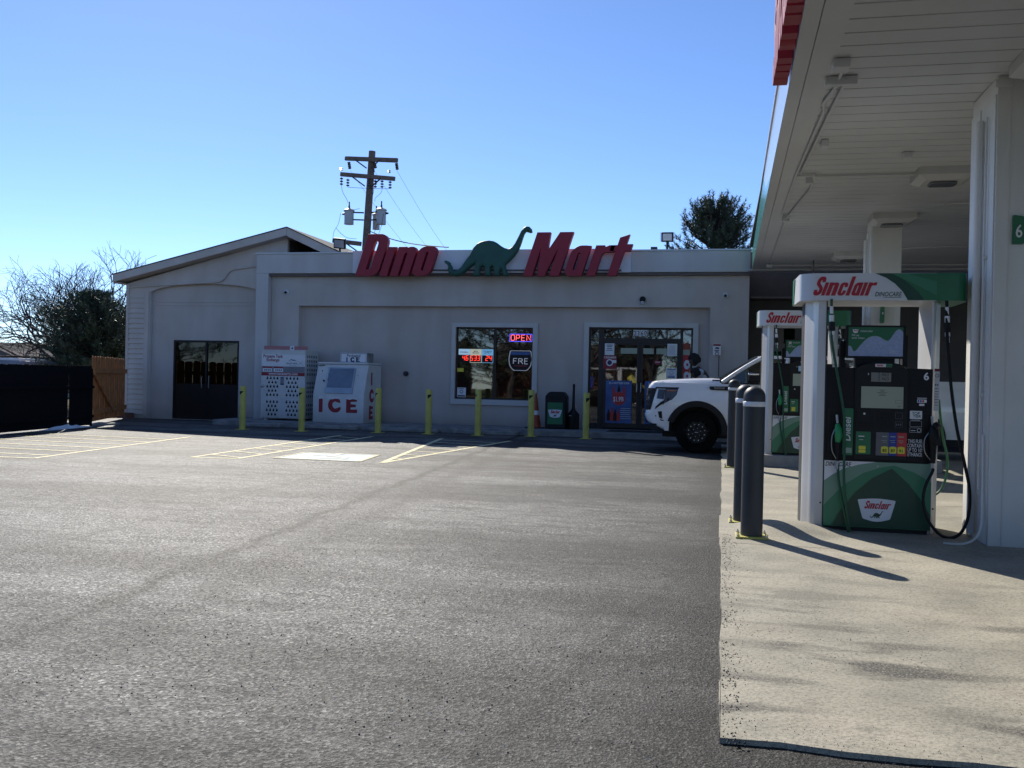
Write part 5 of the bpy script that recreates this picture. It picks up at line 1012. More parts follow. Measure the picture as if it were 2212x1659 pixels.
# body shell from a plan path swept up through levels; wheel arches left open
def level(z):     # front centre x, side inset at this height
    fx = [(.42, -1.24), (.48, -1.33), (.55, -1.45), (.63, -1.57), (.76, -1.61), (.90, -1.575), (1.2, -1.56), (1.33, -1.55), (1.38, -1.53), (1.43, -1.47)]
    ins = [(.42, .05), (.6, .02), (.8, .0), (1.05, .0), (1.3, .03), (1.42, .075), (1.56, .09)]
    def lerp(t, z):
        for (a, b), (c_, d_) in zip(t, t[1:]):
            if z <= c_: return b+(d_-b)*max(0, (z-a)/(c_-a))
        return t[-1][1]
    return lerp(fx, z), lerp(ins, z)
def plan(z, n=160):
    fx, ins = level(z); pts = []
    xe = 4.98; yn = YN+ins
    corner = [(-1.02, yn), (-1.14, yn+.006), (max(-1.27, fx+.16), yn+.028), (max(-1.37, fx+.11), yn+.075), (fx+.075, yn+.17), (fx+.04, yn+.32), (fx+.015, yn+.62), (fx, YM)]
    c_ = spline([Vector((a, b, z)) for a, b in corner], 6)
    side = [Vector((xe+(-1.02-xe)*i/n, yn, z)) for i in range(n)]
    near = side+c_; far = [Vector((p.x, 2*YM-p.y, z)) for p in near[-2::-1]]
    return near+far
zs = [.44, .50, .54, .58, .62, .66, .70, .76, .82, .88, .94, 1.0, 1.06, 1.12, 1.18, 1.24, 1.30, 1.36, 1.40, 1.43]
V = []; Fc = []; Fgroove = []
rows = [plan(z) for z in zs]; npt = len(rows[0])
for r_ in rows: V += r_
def inarch(p, r_=AR_): 
    for wx in (WX, RX):
        dx, dz = p.x-wx, (p.z-.45)*.98
        if abs(dx) < r_ and (dx*dx+dz*dz) < r_*r_ or (abs(dx) < r_*.98 and p.z < .46): return True
    return False
for j in range(len(zs)-1):
    for i in range(npt-1):
        c0 = (rows[j][i]+rows[j+1][i+1])/2
        side = c0.y < YN+.10 or c0.y > YFf-.10
        if side and inarch(c0) and c0.x > -1.06: continue
        if side and c0.z < .57 and c0.x > .1 and c0.x < 3: continue
        if c0.z < .60 and c0.x < -1.30: continue
        Fc.append((j*npt+i, j*npt+i+1, (j+1)*npt+i+1, (j+1)*npt+i))
MB().add(V, Fc).build('body', 'carpaint', T, ang=40); BD = T.children[-1]
# hood: crowned sheet from the fender edge
hx = [(-1.475, 1.428), (-1.42, 1.452), (-1.30, 1.476), (-1.05, 1.50), (-.76, 1.518), (-.45, 1.535), (-.20, 1.54), (-.05, 1.53)]
hv = []; n2 = 25
for x, zc in hx:
    _, ins = level(1.43)
    for k in range(n2):
        t_ = k/(n2-1)*2-1; a = abs(t_); y = YM+t_*(YM-YN-ins-.004)
        ed = max(0, (a-.84)/.16); rib = .012*math.exp(-((a-.62)/.05)**2)
        xx = x+(.0 if x > -1.2 else (.08*a**3+.55*max(0, a-.80))*(-x-1.2)/.275)
        hv.append((xx, y, zc-.012*a*a-(zc-1.425)*ed**1.3+rib))
hf = [(j*n2+i, (j+1)*n2+i, (j+1)*n2+i+1, j*n2+i+1) for j in range(len(hx)-1) for i in range(n2-1)]
MB().add(hv, hf).build('hood', 'carpaint', T, ang=50)
fcap = MB(); top_ = rows[-1]; mid = [p for p in top_ if p.x < -.0]
fcap.add([p for p in mid]+[Vector((p.x+.03 if p.x < -1.1 else p.x, YM+(p.y-YM)*.96, 1.435+ (.02 if p.x < -1.2 else 0))) for p in mid], [(i, i+1, i+1+len(mid), i+len(mid)) for i in range(len(mid)-1)])
fcap.build('hood_edge', 'carpaint', T, ang=60)
# arch flares, wheels
for wx in (WX, RX):
    for sgn, yy in ((-1, YN), (1, YFf)):
        fl = MB(); ri, ro = AR_-.075, AR_+.045; vs = []; N_ = 28
        ang = [math.radians(-8+(170 if wx == WX else 196)*i/N_) for i in range(N_+1)]
        for a in ang:
            ca, sa = math.cos(a), math.sin(a); q = 1.0 if True else 1
            for r_, o_ in ((ro, .0), (ro-.015, .022), (ri, .022), (ri, -.10)): vs.append((wx+r_*ca*1.0, yy+sgn*o_, .45+max(-.06, r_*sa*1.0)))
        fl.add(vs, [(4*i+k, 4*i+k+1, 4*i+5+k, 4*i+4+k) for i in range(N_) for k in range(3)]); fl.build('wheel_arch', 'blackplastic', T, ang=50)
        yw = yy+(.03 if sgn < 0 else -.03); sg = sgn
        W_ = MB().lathe([(.24, 0), (.26, .01), (.37, -.005), (.41, .015), (WR, .05), (WR, .24), (.40, .27), (.24, .28)], (wx, yw, WR), 40, Vector((0, -sg, 0)), cap=False).build('wheel', 'tyre', T)
        tr_ = MB()
        for k in range(40):
            a = 2*math.pi*k/40; R = Matrix.Rotation(a, 3, 'Y'); c_ = Vector((wx, yw-sg*.15, WR)); tr_.box(c_.x-.012, c_.x+.012, c_.y-.10, c_.y+.10, WR+WR-.004, WR+WR+.010, R, c_)
        tr_.build('tread', 'tyre', W_, smooth=False)
        rim = MB(); rim.lathe([(.262, -.005), (.255, -.012), (.235, .02), (.22, .11), (.001, .12)], (wx, yw, WR), 40, Vector((0, -sg, 0)), cap=False)
        rim.build('rim', 'rimblack', W_)
        spk = MB()
        for k in range(6):
            for d_ in (-.16, .16):
                a = 2*math.pi*k/6+d_; b_3 = 2*math.pi*k/6+d_*.35
                spk.bar((wx+.245*math.cos(a), yw+sg*.004, WR+.245*math.sin(a)), (wx+.05*math.cos(b_3), yw+sg*.012, WR+.05*math.sin(b_3)), .028, .03, Y_)
        spk.lathe([(0, -.02), (.062, -.02), (.07, 0), (.07, .03)], (wx, yw, WR), 18, Vector((0, -sg, 0))); spk.build('spokes', 'rimblack', W_, bevel=.004)
        ac = MB()
        for k in range(12):
            a = 2*math.pi*(k+.5)/12; ac.fill([[(wx+.165*math.cos(a)+.017*math.cos(a+j*2.094), WR+.165*math.sin(a)+.017*math.sin(a+j*2.094)) for j in range(3)]], (0, yw-.012 if sg < 0 else yw+.012, 0), FR, .02)
        for k in range(6): a = 2*math.pi*k/6+.3; ac.lathe([(0, 0), (.011, 0), (0, .012)], (wx+.085*math.cos(a), yw-.02*(1 if sg < 0 else -1), WR+.085*math.sin(a)), 6, Vector((0, sg, 0)))
        ac.box(wx-.032, wx+.032, yw-.026, yw-.020, WR-.005, WR+.005) if sg < 0 else None
        ac.build('wheel_accents', 'coping', W_, smooth=False)
        wl = MB(); wv_ = []
        for k in range(17):
            a = math.pi*k/16; wv_ += [(wx+(AR_-.03)*math.cos(a), yy-sgn*.03, .45+(AR_-.03)*math.sin(a)), (wx+(AR_-.03)*math.cos(a), yy-sgn*.40, .45+(AR_-.03)*math.sin(a))]
        wl.add(wv_, [(2*i, 2*i+1, 2*i+3, 2*i+2) for i in range(16)]+[tuple(2*i+1 for i in range(17))]); wl.build('wheel_well', 'black', T)
if True:
    un = MB(); un.box(-1.2, 4.8, YN+.35, YFf-.35, .30, .62); un.prism([(-1.44, YN+.35), (-1.28, YN+.10), (-1.0, YN+.06), (-1.0, YFf-.06), (-1.28, YFf-.10), (-1.44, YFf-.35), (-1.50, YM)][::-1], (0, 0, .66), UP, .24); un.box(.12, 3.0, YN+.10, YFf-.10, .42, .60); un.box(.25, 2.9, YN-.02, YN+.10, .42, .46); un.build('underbody', 'black', T, smooth=False)
# nose details following the rounded corner
def onplan(x0, x1, poly, m, name, par, off=.006, th=.01):
    # poly in (s, z): s runs along the near-side plan path at each height, measured from the front centre towards the rear
    vs = []; K = len(poly)
    for o_ in (off, off-th):
        for s__, z in poly:
            pr = plan(z); near = pr[:npt//2+1][::-1]; d_ = 0; P_ = near[0]; nn = Vector((-1, 0, 0))
            for a, b_4 in zip(near, near[1:]):
                L_ = (b_4-a).length
                if d_+L_ >= s__: P_ = a+(b_4-a)*((s__-d_)/L_); dv = (b_4-a).normalized(); nn = Vector((-dv.y, dv.x, 0)); nn = nn if nn.y < 0 or (abs(nn.y) < .01 and nn.x < 0) else -nn; break
                d_ += L_
            vs.append(P_+nn*o_)
    return vs
def strip(poly_lo, poly_hi, m, name, par, off=.006):   # quads between two (s,z) rails
    a = onplan(0, 0, poly_lo, m, name, par, off, .0); b_5 = onplan(0, 0, poly_hi, m, name, par, off, .0); n_ = len(poly_lo)
    a = a[:n_]; b_5 = b_5[:n_]
    MB().add(a+b_5, [(i, i+1, i+1+n_, i+n_) for i in range(n_-1)]).build(name, m, par, smooth=False)
def rails(s0, s1, z0, z1, n=48): return [(s0+(s1-s0)*i/n, z0+(z1-z0)*i/n) for i in range(n+1)]
# s of the corner: side start x=-1.02
def S_at(x, z=1.0):
    near = plan(z)[:npt//2+1][::-1]; d_ = 0
    for a, b_6 in zip(near, near[1:]):
        if a.y < YN+.2 and b_6.x >= x and a.x <= x: return d_+(x-a.x)
        d_ += (b_6-a).length
    return d_
s3, s2, s1 = S_at(-1.30), S_at(-1.02), S_at(-.95)
strip(rails(0, s3-.14, .86, .86), rails(0, s3-.055, 1.31, 1.31), 'black', 'grille', T, .014)
for zc in (.96, 1.06, 1.16, 1.26): strip(rails(0, s3-.16, zc, zc), rails(0, s3-.15, zc+.02, zc+.02), 'slate', 'grille_bar', T.children[-1] if False else T, .022)
strip(rails(s3-.10, s1+.03, 1.30, 1.30), rails(s3-.10, s1+.03, 1.335, 1.335), 'black', 'hood_gap', T, .003)
strip(rails(s3-.02, s3+.14, 1.10, 1.08), rails(s3-.02, s3+.14, 1.29, 1.29), 'headlampdark', 'headlight', T, .007) if 'headlampdark' in M else None
dm('headlampdark', (.05, .05, .06), .12, metal=.3); dm('headlampglass', (.07, .065, .07), .15, metal=.3)
strip(rails(s3-.02, s3+.13, 1.10, 1.08), rails(s3-.02, s3+.13, 1.29, 1.29), 'headlampdark', 'headlight', T, .007); HL = T.children[-1]
strip([(s3+.13, .96), (s3+.16, 1.02), (s3+.30, 1.08), (s1+.02, 1.18)], [(s3+.13, 1.30), (s3+.16, 1.30), (s3+.30, 1.30), (s1+.03, 1.30)], 'headlampglass', 'headlight', T, .008)
strip(rails(s3+.16, s1-.01, 1.255, 1.255), rails(s3+.16, s1+.0, 1.275, 1.275), 'amber', 'side_marker', T.children[-1], .011)
strip([(s3-.03, .875), (s3+.08, .965), (s3+.24, 1.05)], [(s3-.03, .925), (s3+.08, 1.03), (s3+.24, 1.13)], 'black', 'light_hook', T, .009)
strip(rails(s3+.06, s3+.12, .70, .68), rails(s3+.04, s3+.12, .83, .84), 'black', 'air_slot', T, .006)
strip([(0, .735), (s3-.02, .735), (s3+.08, .64), (s2+.08, .628)], [(0, .757), (s3-.005, .757), (s3+.10, .66), (s2+.09, .65)], 'black', 'bumper_gap', T, .004)
for zc in (1.02,): strip(rails(.0, .3, zc, zc), rails(.0, .3, zc+.12, zc+.12), 'red', 'badge', T, .03)
# fender vent trim, door lines, handle, sill
MB().fill([rp([(-.26, 1.37, .03), (-.24, 1.30, .03), (.13, 1.29), (.13, 1.375)])], (0, YN+.025, 0), FR, .02).build('fender_trim', 'black', T, smooth=False)
MB().fill([rp([(-.17, 1.352, .015), (.06, 1.352, .015), (.04, 1.325, .01), (-.14, 1.325, .01)]), rp([(-.155, 1.346, .01), (.045, 1.346, .01), (.03, 1.331, .008), (-.13, 1.331, .008)])[::-1]], (0, YN+.004, 0), FR, .004).build('trim_badge', 'steel', T.children[-1], smooth=False)
gl = MB()
for x in (.145, 1.28, 2.35): gl.fill([[(x-.006, .60), (x+.006, .60), (x+.006, 1.41), (x-.006, 1.41)]], (0, YN+.0, 0), FR, .003)
gl.fill([[(3.18, .60), (3.20, .60), (3.20, 1.56), (3.18, 1.56)]], (0, YN-.0, 0), FR, .003); gl.box(.15, 3.19, YN-.003, YN, .60, .612); gl.build('door_gaps', 'groove', T, smooth=False)
for x in (1.08, 2.12): MB().box(x, x+.17, YN-.035, YN-.01, 1.22, 1.25).box(x, x+.02, YN-.03, YN+.02, 1.222, 1.248).box(x+.15, x+.17, YN-.03, YN+.02, 1.222, 1.248).build('door_handle', 'black', T, bevel=.004)
# bed upper side
for yy, s__ in ((YN+.06, 1), (YFf-.06, -1)):
    MB().add([(3.2, yy-.0*s__, 1.42), (4.98, yy, 1.42), (4.98, yy+.03*s__, 1.56), (3.2, yy+.03*s__, 1.56), (3.2, yy+.12*s__, 1.56), (4.98, yy+.12*s__, 1.56), (3.2, yy+.12*s__, 1.0), (4.98, yy+.12*s__, 1.0)], [(0, 1, 2, 3), (3, 2, 5, 4), (4, 5, 7, 6)]).build('bed_side', 'carpaint', T, smooth=False)
MB().box(4.95, 5.0, YN+.07, YFf-.07, .55, 1.5).box(3.2, 3.24, YN+.1, YFf-.1, .6, 1.5).box(3.2, 4.95, YN+.15, YFf-.15, .85, .9).build('tailgate', 'carpaint', T, bevel=.02)
MB().box(-.05, 3.2, YN+.075, YN+.10, 1.40, 1.45).box(-.05, 3.2, YFf-.10, YFf-.075, 1.40, 1.45).build('belt_line', 'carpaint', T, smooth=False)
# cab: pillars, roof, glass
def P3(x, z, far=False):
    t_ = (z-1.43)/.55; y = YN+.08+.20*t_; y = y if not far else 2*YM-y; return Vector((x, y, z))
for far in (False, True):
    cb = MB()
    cb.tube(spline([P3(.0, 1.455, far), P3(.24, 1.63, far), P3(.50, 1.805, far), P3(.78, 1.965, far), P3(1.0, 2.01, far)], 5), [.042]*21, 8)
    cb.bar(P3(1.20, 1.42, far), P3(1.30, 1.98, far), .05, .09); cb.bar(P3(2.28, 1.42, far), P3(2.22, 1.98, far), .05, .08); cb.bar(P3(3.02, 1.42, far), P3(2.70, 1.98, far), .05, .22)
    cb.bar(P3(.85, 1.985, far), P3(2.8, 1.99, far), .06, .06); cb.build('pillar', 'carpaint', T, ang=50)
    MB().add([P3(.06, 1.44, far), P3(1.22, 1.43, far), P3(1.29, 1.96, far), P3(.82, 1.955, far), P3(.46, 1.74, far)], [(0, 1, 2, 3, 4)]).add([P3(1.26, 1.43, far), P3(2.26, 1.43, far), P3(2.20, 1.96, far), P3(1.33, 1.96, far)], [(0, 1, 2, 3)]).build('side_window', G_CAR, T, smooth=False)
    MB().add([P3(-.02, 1.425, far)-Y_*.012*(1 if not far else -1), P3(3.0, 1.42, far)-Y_*.012*(1 if not far else -1), P3(3.0, 1.45, far)-Y_*.012*(1 if not far else -1), P3(.0, 1.455, far)-Y_*.012*(1 if not far else -1)], [(0, 1, 2, 3)]).build('window_trim', 'black', T, smooth=False)
rfv = []; nn_ = 13
for x, zc in ((.70, 2.02), (.84, 2.035), (1.05, 2.03), (1.4, 2.05), (2.0, 2.05), (2.5, 2.03), (2.8, 1.98)):
    for k in range(nn_):
        t_ = k/(nn_-1)*2-1; rfv.append((x, YM+t_*(YM-YN-.27), zc-.06*abs(t_)**3-(.02 if abs(t_) > .95 else 0)))
MB().add(rfv, [(j*nn_+i, j*nn_+i+1, (j+1)*nn_+i+1, (j+1)*nn_+i) for j in range(6) for i in range(nn_-1)]).build('roof', 'carpaint', T, ang=60)
wsv = []
for k in range(9):
    t_ = k/8*2-1; b_7 = .25*(1-t_*t_); wsv += [Vector((.02-b_7, YM+t_*(YM-YN-.08), 1.465+.12*b_7)), Vector((.80-b_7*.55, YM+t_*(YM-YN-.28), 1.965+.24*b_7))]
MB().add(wsv, [(2*i, 2*i+1, 2*i+3, 2*i+2) for i in range(8)]).build('windscreen', G_CAR, T, ang=60)
MB().add([(2.78, YN+.3, 1.96), (2.78, YFf-.3, 1.96), (3.1, YFf-.12, 1.45), (3.1, YN+.12, 1.45)], [(0, 1, 2, 3)]).build('rear_window', G_CAR, T)
MB().box(-.20, .0, YN+.16, YFf-.16, 1.45, 1.51).tube([(-.18, YN+.35, 1.50), (.05, YN+.75, 1.50), (.12, YN+.8, 1.52)], .012, 6).build('wiper_cowl', 'black', T, bevel=.01)
it = MB(); it.box(.0, .5, YN+.15, YFf-.15, 1.0, 1.42); it.box(-.05, 3.1, YN+.14, YFf-.14, .62, .66); it.build('dashboard', 'dash', T, bevel=.04)
for y_ in (YN+.55, YFf-.55): MB().fill([rp([(1.0, .9, .05), (1.5, .9, .1), (1.62, 1.55, .06), (1.60, 1.75, .06), (1.48, 1.75, .06), (1.38, 1.5, .05), (1.2, 1.1, .1), (1.0, 1.08, .05)])], (0, y_+.22, 0), FR, .45, .03).build('seat', 'seat', T)
MB().fill([rp([(2.1, .9, .05), (2.65, .9, .1), (2.8, 1.6, .06), (2.62, 1.6, .06), (2.45, 1.1, .1), (2.1, 1.08, .05)])], (0, YFf-.25, 0), FR, 1.5, .03).build('rear_seat', 'seat', T)
sw_ = MB(); C0 = Vector((.72, YN+.55, 1.40)); nx_ = Vector((-.8, 0, .6)).normalized(); u_ = Y_; w_ = nx_.cross(u_)
ring = [C0+(u_*math.cos(a)+w_*math.sin(a))*.19 for a in [2*math.pi*k/20 for k in range(21)]]; sw_.tube(ring, .015, 6, cap=False); sw_.bar(ring[0], ring[10], .02, .02); sw_.build('steering_wheel', 'dash', T)
MB().box(.52, .74, YN-.14, YN+.0, 1.46, 1.64).build('mirror', 'black', T, bevel=.03); mi = T.children[-1]; MB().box(.50, .72, YN-.145, YN-.01, 1.60, 1.655).build('mirror_cap', 'chrome', mi, bevel=.02); MB().box(.55, .70, YN-.02, YN+.12, 1.45, 1.50).build('mirror_arm', 'black', mi)
# ------------------------------------------------------------------ people (seen only above the truck hood, built whole)
def person(name, loc, label, J, edges, rad, m, rot=0., scale=1.):
    T = thing(name, loc, label, 'person')
    me = bpy.data.meshes.new('b'); keys = list(J); me.from_pydata([J[k] for k in keys], [(keys.index(a), keys.index(b_)) for a, b_ in edges], [])
    ob = bpy.data.objects.new('b', me); S.collection.objects.link(ob); sk = ob.modifiers.new('s', 'SKIN'); ob.modifiers.new('u', 'SUBSURF').levels = 2; ob.modifiers['u'].render_levels = 2
    for i, k in enumerate(keys): r_ = rad[k]; me.skin_vertices[0].data[i].radius = r_ if isinstance(r_, tuple) else (r_, r_)
    me.skin_vertices[0].data[keys.index('pelvis')].use_root = True
    bpy.context.view_layer.update(); em = bpy.data.meshes.new_from_object(ob.evaluated_get(bpy.context.evaluated_depsgraph_get())); bpy.data.objects.remove(ob)
    L = Vector(loc); b_ = MB(); b_.add([L+v.co for v in em.vertices], [tuple(p.vertices) for p in em.polygons]); bpy.data.meshes.remove(em)
    b_.build('body', m, T, ang=80); return T
def figure(loc, label, m_top, m_leg, H, lean, arms, headoff):
    s_ = H/1.75; lx, lz = lean
    J = {'pelvis': (0, 0, .95), 'waist': (lx*.3, 0, 1.10), 'chest': (lx*.75, 0, 1.32), 'neck0': (lx, 0, 1.47), 'neck': (lx+headoff*.4, 0, 1.54)}
    rad = {'pelvis': (.15, .115), 'waist': (.14, .11), 'chest': (.17, .12), 'neck0': (.075, .07), 'neck': (.052, .052)}
    E_ = [('pelvis', 'waist'), ('waist', 'chest'), ('chest', 'neck0'), ('neck0', 'neck')]
    for sd, t_ in ((-1, 'a'), (1, 'b')):
        J[t_+'sh'] = (lx*.85, sd*.19, 1.40); J[t_+'el'] = (lx*.85+arms[0], sd*.23, 1.40+arms[1]); J[t_+'wr'] = (lx*.85+arms[2], sd*.17, 1.40+arms[3]); J[t_+'hd'] = (lx*.85+arms[2]+.07, sd*.15, 1.40+arms[3]-.02)
        rad[t_+'sh'] = .062; rad[t_+'el'] = .043; rad[t_+'wr'] = .028; rad[t_+'hd'] = (.036, .018); E_ += [('chest', t_+'sh'), (t_+'sh', t_+'el'), (t_+'el', t_+'wr'), (t_+'wr', t_+'hd')]
        J[t_+'hip'] = (0, sd*.09, .88); J[t_+'kn'] = (-.04*sd, sd*.10, .49); J[t_+'an'] = (.02*sd, sd*.11, .08); J[t_+'to'] = (.02*sd-.15, sd*.12, .03)
        rad[t_+'hip'] = .098; rad[t_+'kn'] = .058; rad[t_+'an'] = .042; rad[t_+'to'] = (.045, .03); E_ += [('pelvis', t_+'hip'), (t_+'hip', t_+'kn'), (t_+'kn', t_+'an'), (t_+'an', t_+'to')]
    J = {k: tuple(c_*s_ for c_ in v) for k, v in J.items()}; rad = {k: (tuple(c_*s_ for c_ in v) if isinstance(v, tuple) else v*s_) for k, v in rad.items()}
    T = person('person', loc, label, J, E_, rad, 'skin')
    L = Vector(loc); hc = L+Vector(((lx+headoff)*s_, 0, 1.66*s_))
    # head: sphere shaped with brow, jaw and nose, looking to -X and down
    def blob(cx_, r_, f, n=20, m=28):
        o = MB(); vs = []; 
        for j in range(n+1):
            th = math.pi*j/n
            for i in range(m): ph = 2*math.pi*i/m; d_ = Vector((math.sin(th)*math.cos(ph), math.sin(th)*math.sin(ph), math.cos(th))); vs.append(Vector(cx_)+f(d_)*r_)
        o.add(vs, [(j*m+i, j*m+(i+1) % m, (j+1)*m+(i+1) % m, (j+1)*m+i) for j in range(n) for i in range(m)]); return o
    R_ = Matrix.Rotation(math.radians(-22), 3, 'Y')
    def hd(d_):
        v_ = Vector((d_.x*.98, d_.y*.80, d_.z*1.18))
        if d_.z < -.1: v_.y *= 1-.30*(-d_.z); v_.x = v_.x*(1-.12*(-d_.z))-.06*(-d_.z)
        fx_ = max(0, -d_.x)
        nose = math.exp(-((d_.y/.14)**2+((d_.z+.05)/.20)**2))*(fx_**2); v_.x -= .20*nose
        eye = math.exp(-(((abs(d_.y)-.33)/.12)**2+((d_.z-.12)/.08)**2))*fx_; v_.x += .07*eye
        lip = math.exp(-((d_.y/.2)**2+((d_.z+.48)/.05)**2))*fx_; v_.x -= .05*lip
        ear = math.exp(-(((d_.x+.02)/.12)**2+((d_.z)/.18)**2))*abs(d_.y); v_.y *= 1+.14*ear
        return R_ @ v_
    blob(hc, .105*s_, hd).build('head', 'skin', T, ang=80)
    def hairf(d_):
        w = 1.22+.10*noise.noise(d_*4)+.05*noise.noise(d_*11); k_ = 1 if (d_.x > -.35 or d_.z > .42) and d_.z > -.62 else .55
        v_ = Vector((d_.x*1.05+.10, d_.y*.98, d_.z*1.22+.06))*w*k_; return R_ @ v_
    blob(hc, .112*s_, hairf, 28, 40).build('hair', 'hair', T, ang=80)
    # clothes: a shirt over trunk and arms, trousers over hips and legs
    def limb(pts, rs, n=14): return MB().tube([L+Vector(p) for p in pts], rs, n)
    sh = MB(); tr_ = [(J['pelvis'], .165, .125), (J['waist'], .150, .120), (J['chest'], .195, .135), ((J['neck0'][0]*.97, 0, 1.43*s_), .13, .10), (J['neck0'], .075, .07)]
    m_ = 22; vs = []
    for p, ry, rx in tr_:
        for i in range(m_): a = 2*math.pi*i/m_; vs.append(L+Vector((p[0]+rx*s_*math.cos(a), p[1]+ry*s_*1.05*math.sin(a), p[2])))
    sh.add(vs, [(j*m_+i, j*m_+(i+1) % m_, (j+1)*m_+(i+1) % m_, (j+1)*m_+i) for j in range(4) for i in range(m_)])
    for t_ in 'ab': sh.tube([L+Vector(J[t_+'sh'])-Vector((0, (Vector(J[t_+'sh']).y)*.35, 0)), L+Vector(J[t_+'sh']), L+(Vector(J[t_+'sh'])+Vector(J[t_+'el']))/2, L+Vector(J[t_+'el']), L+(Vector(J[t_+'el'])+Vector(J[t_+'wr']))/2], [.085*s_, .080*s_, .066*s_, .058*s_, .050*s_], 14)
    sh.build('shirt', m_top, T, ang=80)
    ps = MB(); ps.tube([L+Vector(J['pelvis'])+Vector((0, 0, .08*s_)), L+Vector(J['pelvis']), L+Vector((0, 0, .86*s_))], [.15*s_, .165*s_, .12*s_], 18)
    for t_ in 'ab': ps.tube([L+Vector(J[t_+'hip']), L+Vector(J[t_+'kn']), L+Vector(J[t_+'an'])], [.112*s_, .078*s_, .066*s_], 14)
    ps.build('trousers', m_leg, T, ang=80)
    return T
figure((-.22, 24.75, .13), 'person with full dark hair and pale shirt leaning left behind the truck hood', 'shirt', 'jeans', 1.98, (-.34, 0), (-.20, -.26, -.38, -.30), -.10)
figure((-.60, 24.35, .13), 'shorter dark haired person beside the pale shirted one, only the head above the hood', 'jacketblue', 'jeans', 1.62, (-.05, 0), (-.10, -.28, -.26, -.30), -.03)

# ------------------------------------------------------------------ utility pole behind the store
YP = 36.0; K = YP/34.0
T = thing('utility_pole', (-14.2, YP, 0), 'tall brown wooden utility pole with two crossarms and three grey transformers behind the shop', 'utility pole')
def q_(x, z): return (x*K, z*K-1.4*(K-1))    # keep positions measured for Y = 34
def pt(x, z, dy=0): a, b = q_(x, z); return Vector((a, YP+dy, b))
top, bot = pt(-13.16, 9.98), pt(-13.44, 4.0); d_ = (top-bot); base = bot-d_*((bot.z)/d_.z)
MB().tube([base, (base+top)/2, top], [.19, .165, .135], 14).build('pole', 'woodpole', T)
def arm(a, b, w, name='crossarm', dy=-.2): MB().bar(pt(*a, dy), pt(*b, dy), .12, w).build(name, 'woodpole', T, bevel=.01)
arm((-14.28, 9.79), (-12.20, 9.66), .15, dy=.2); arm((-14.17, 9.69), (-12.08, 9.55), .15, dy=-.2); arm((-14.34, 9.10), (-12.16, 8.87), .16); arm((-14.6, 6.58), (-13.45, 6.44), .17)
br = MB()
for a, b in (((-13.75, 9.62), (-13.30, 9.3)), ((-12.75, 9.60), (-13.12, 9.28)), ((-13.85, 8.98), (-13.35, 8.62)), ((-12.70, 8.88), (-13.15, 8.55)), ((-14.1, 6.5), (-13.5, 6.1))): br.bar(pt(*a, -.27), pt(*b, -.2), .03, .05)
br.build('brace', 'slate', T, smooth=False)
def insul(x, z, dx, dz, n=4):
    a = pt(x, z, -.25); b = pt(x+dx, z+dz, -.3); o = MB(); d__ = (b-a)
    o.tube([a, b], .012, 6)
    for k in range(n): c_ = a+d__*((k+.6)/n); o.lathe([(.02, -.03), (.07, -.012), (.06, .015), (.02, .02)], c_, 10, d__.normalized())
    o.build('insulator', 'insulator', T)
insul(-14.0, 9.55, .07, -.28); insul(-13.0, 9.55, .10, -.28); insul(-12.10, 9.45, .06, -.26)
for x, z in ((-14.28, 9.22), (-13.0, 9.12), (-12.37, 9.08)): insul(x, z, 0, .10, 2)
for x, z in ((-14.28, 8.98), (-14.02, 8.92), (-12.92, 8.85), (-12.65, 8.84), (-12.33, 8.80), (-13.17, 8.9)): insul(x, z, .02, -.32, 3)
tx = (-13.95, -12.70, -13.06)
for i, (x, zt, zb, dy, w) in enumerate(((-14.04, 7.76, 7.22, 0, .21), (-12.74, 7.76, 7.20, 0, .21), (-13.10, 7.66, 7.08, .45, .16))):
    a, b = pt(x, zb, dy), pt(x, zt, dy); h = (b-a).length; o = MB().lathe([(0, 0), (w*.92, 0), (w*.92, .03), (w*.9, .04), (w*.9, h-.06), (w*1.04, h-.05), (w*1.04, h), (w*.6, h+.06), (0, h+.07)], a, 22).build('transformer', 'transformer', T)
    MB().tube([b+Z_*.05, b+Z_*.18], .04, 8).tube([b+Z_*.16, b+Z_*.34], .028, 8).build('bushing', 'insulator', o)
    s__ = -1 if i == 0 else 1
    if i < 2:
        MB().lathe([(0, 0), (.05, 0), (.03, .10), (0, .11)], b+X_*s__*w*.95-Z_*.15, 8, X_*s__).build('bushing', 'black', o)
        m_ = MB()
        for z in (.18, .46): m_.bar(a+Z_*(z*h/.55)-X_*s__*w*.8, a+Z_*(z*h/.55)-X_*s__*(w+.42)-Z_*.02, .05, .05)
        m_.build('bracket', 'black', o)
wr = MB()
def wire(mb, pts, r=.008): mb.tube(spline([Vector(p) for p in pts], 6), r, 4)
for c_ in ([(-14.26, 8.66), (-14.2, 8.4), (-14.02, 8.1), (-13.98, 7.98)], [(-12.62, 8.55), (-12.66, 8.35), (-12.88, 8.15), (-12.90, 8.02)], [(-12.95, 8.55), (-12.98, 8.3), (-13.12, 8.1), (-13.14, 7.95)], [(-14.26, 7.6), (-14.35, 7.2), (-14.52, 6.9), (-14.56, 6.6)], [(-14.45, 7.05), (-14.2, 6.8), (-13.95, 6.66), (-13.6, 6.62)], [(-12.55, 7.55), (-12.62, 7.1), (-12.75, 6.7), (-12.78, 6.4)], [(-12.78, 7.2), (-12.88, 6.9), (-12.95, 6.6)], [(-13.10, 7.1), (-13.12, 6.8), (-13.16, 6.6)], [(-14.0, 8.58), (-13.4, 8.53), (-12.8, 8.5), (-12.34, 8.48)], [(-13.94, 7.78), (-13.8, 7.72), (-13.5, 7.76)]): wire(wr, [pt(a, b, -.3) for a, b in c_])
wr.build('jumper_wires', 'black', T)
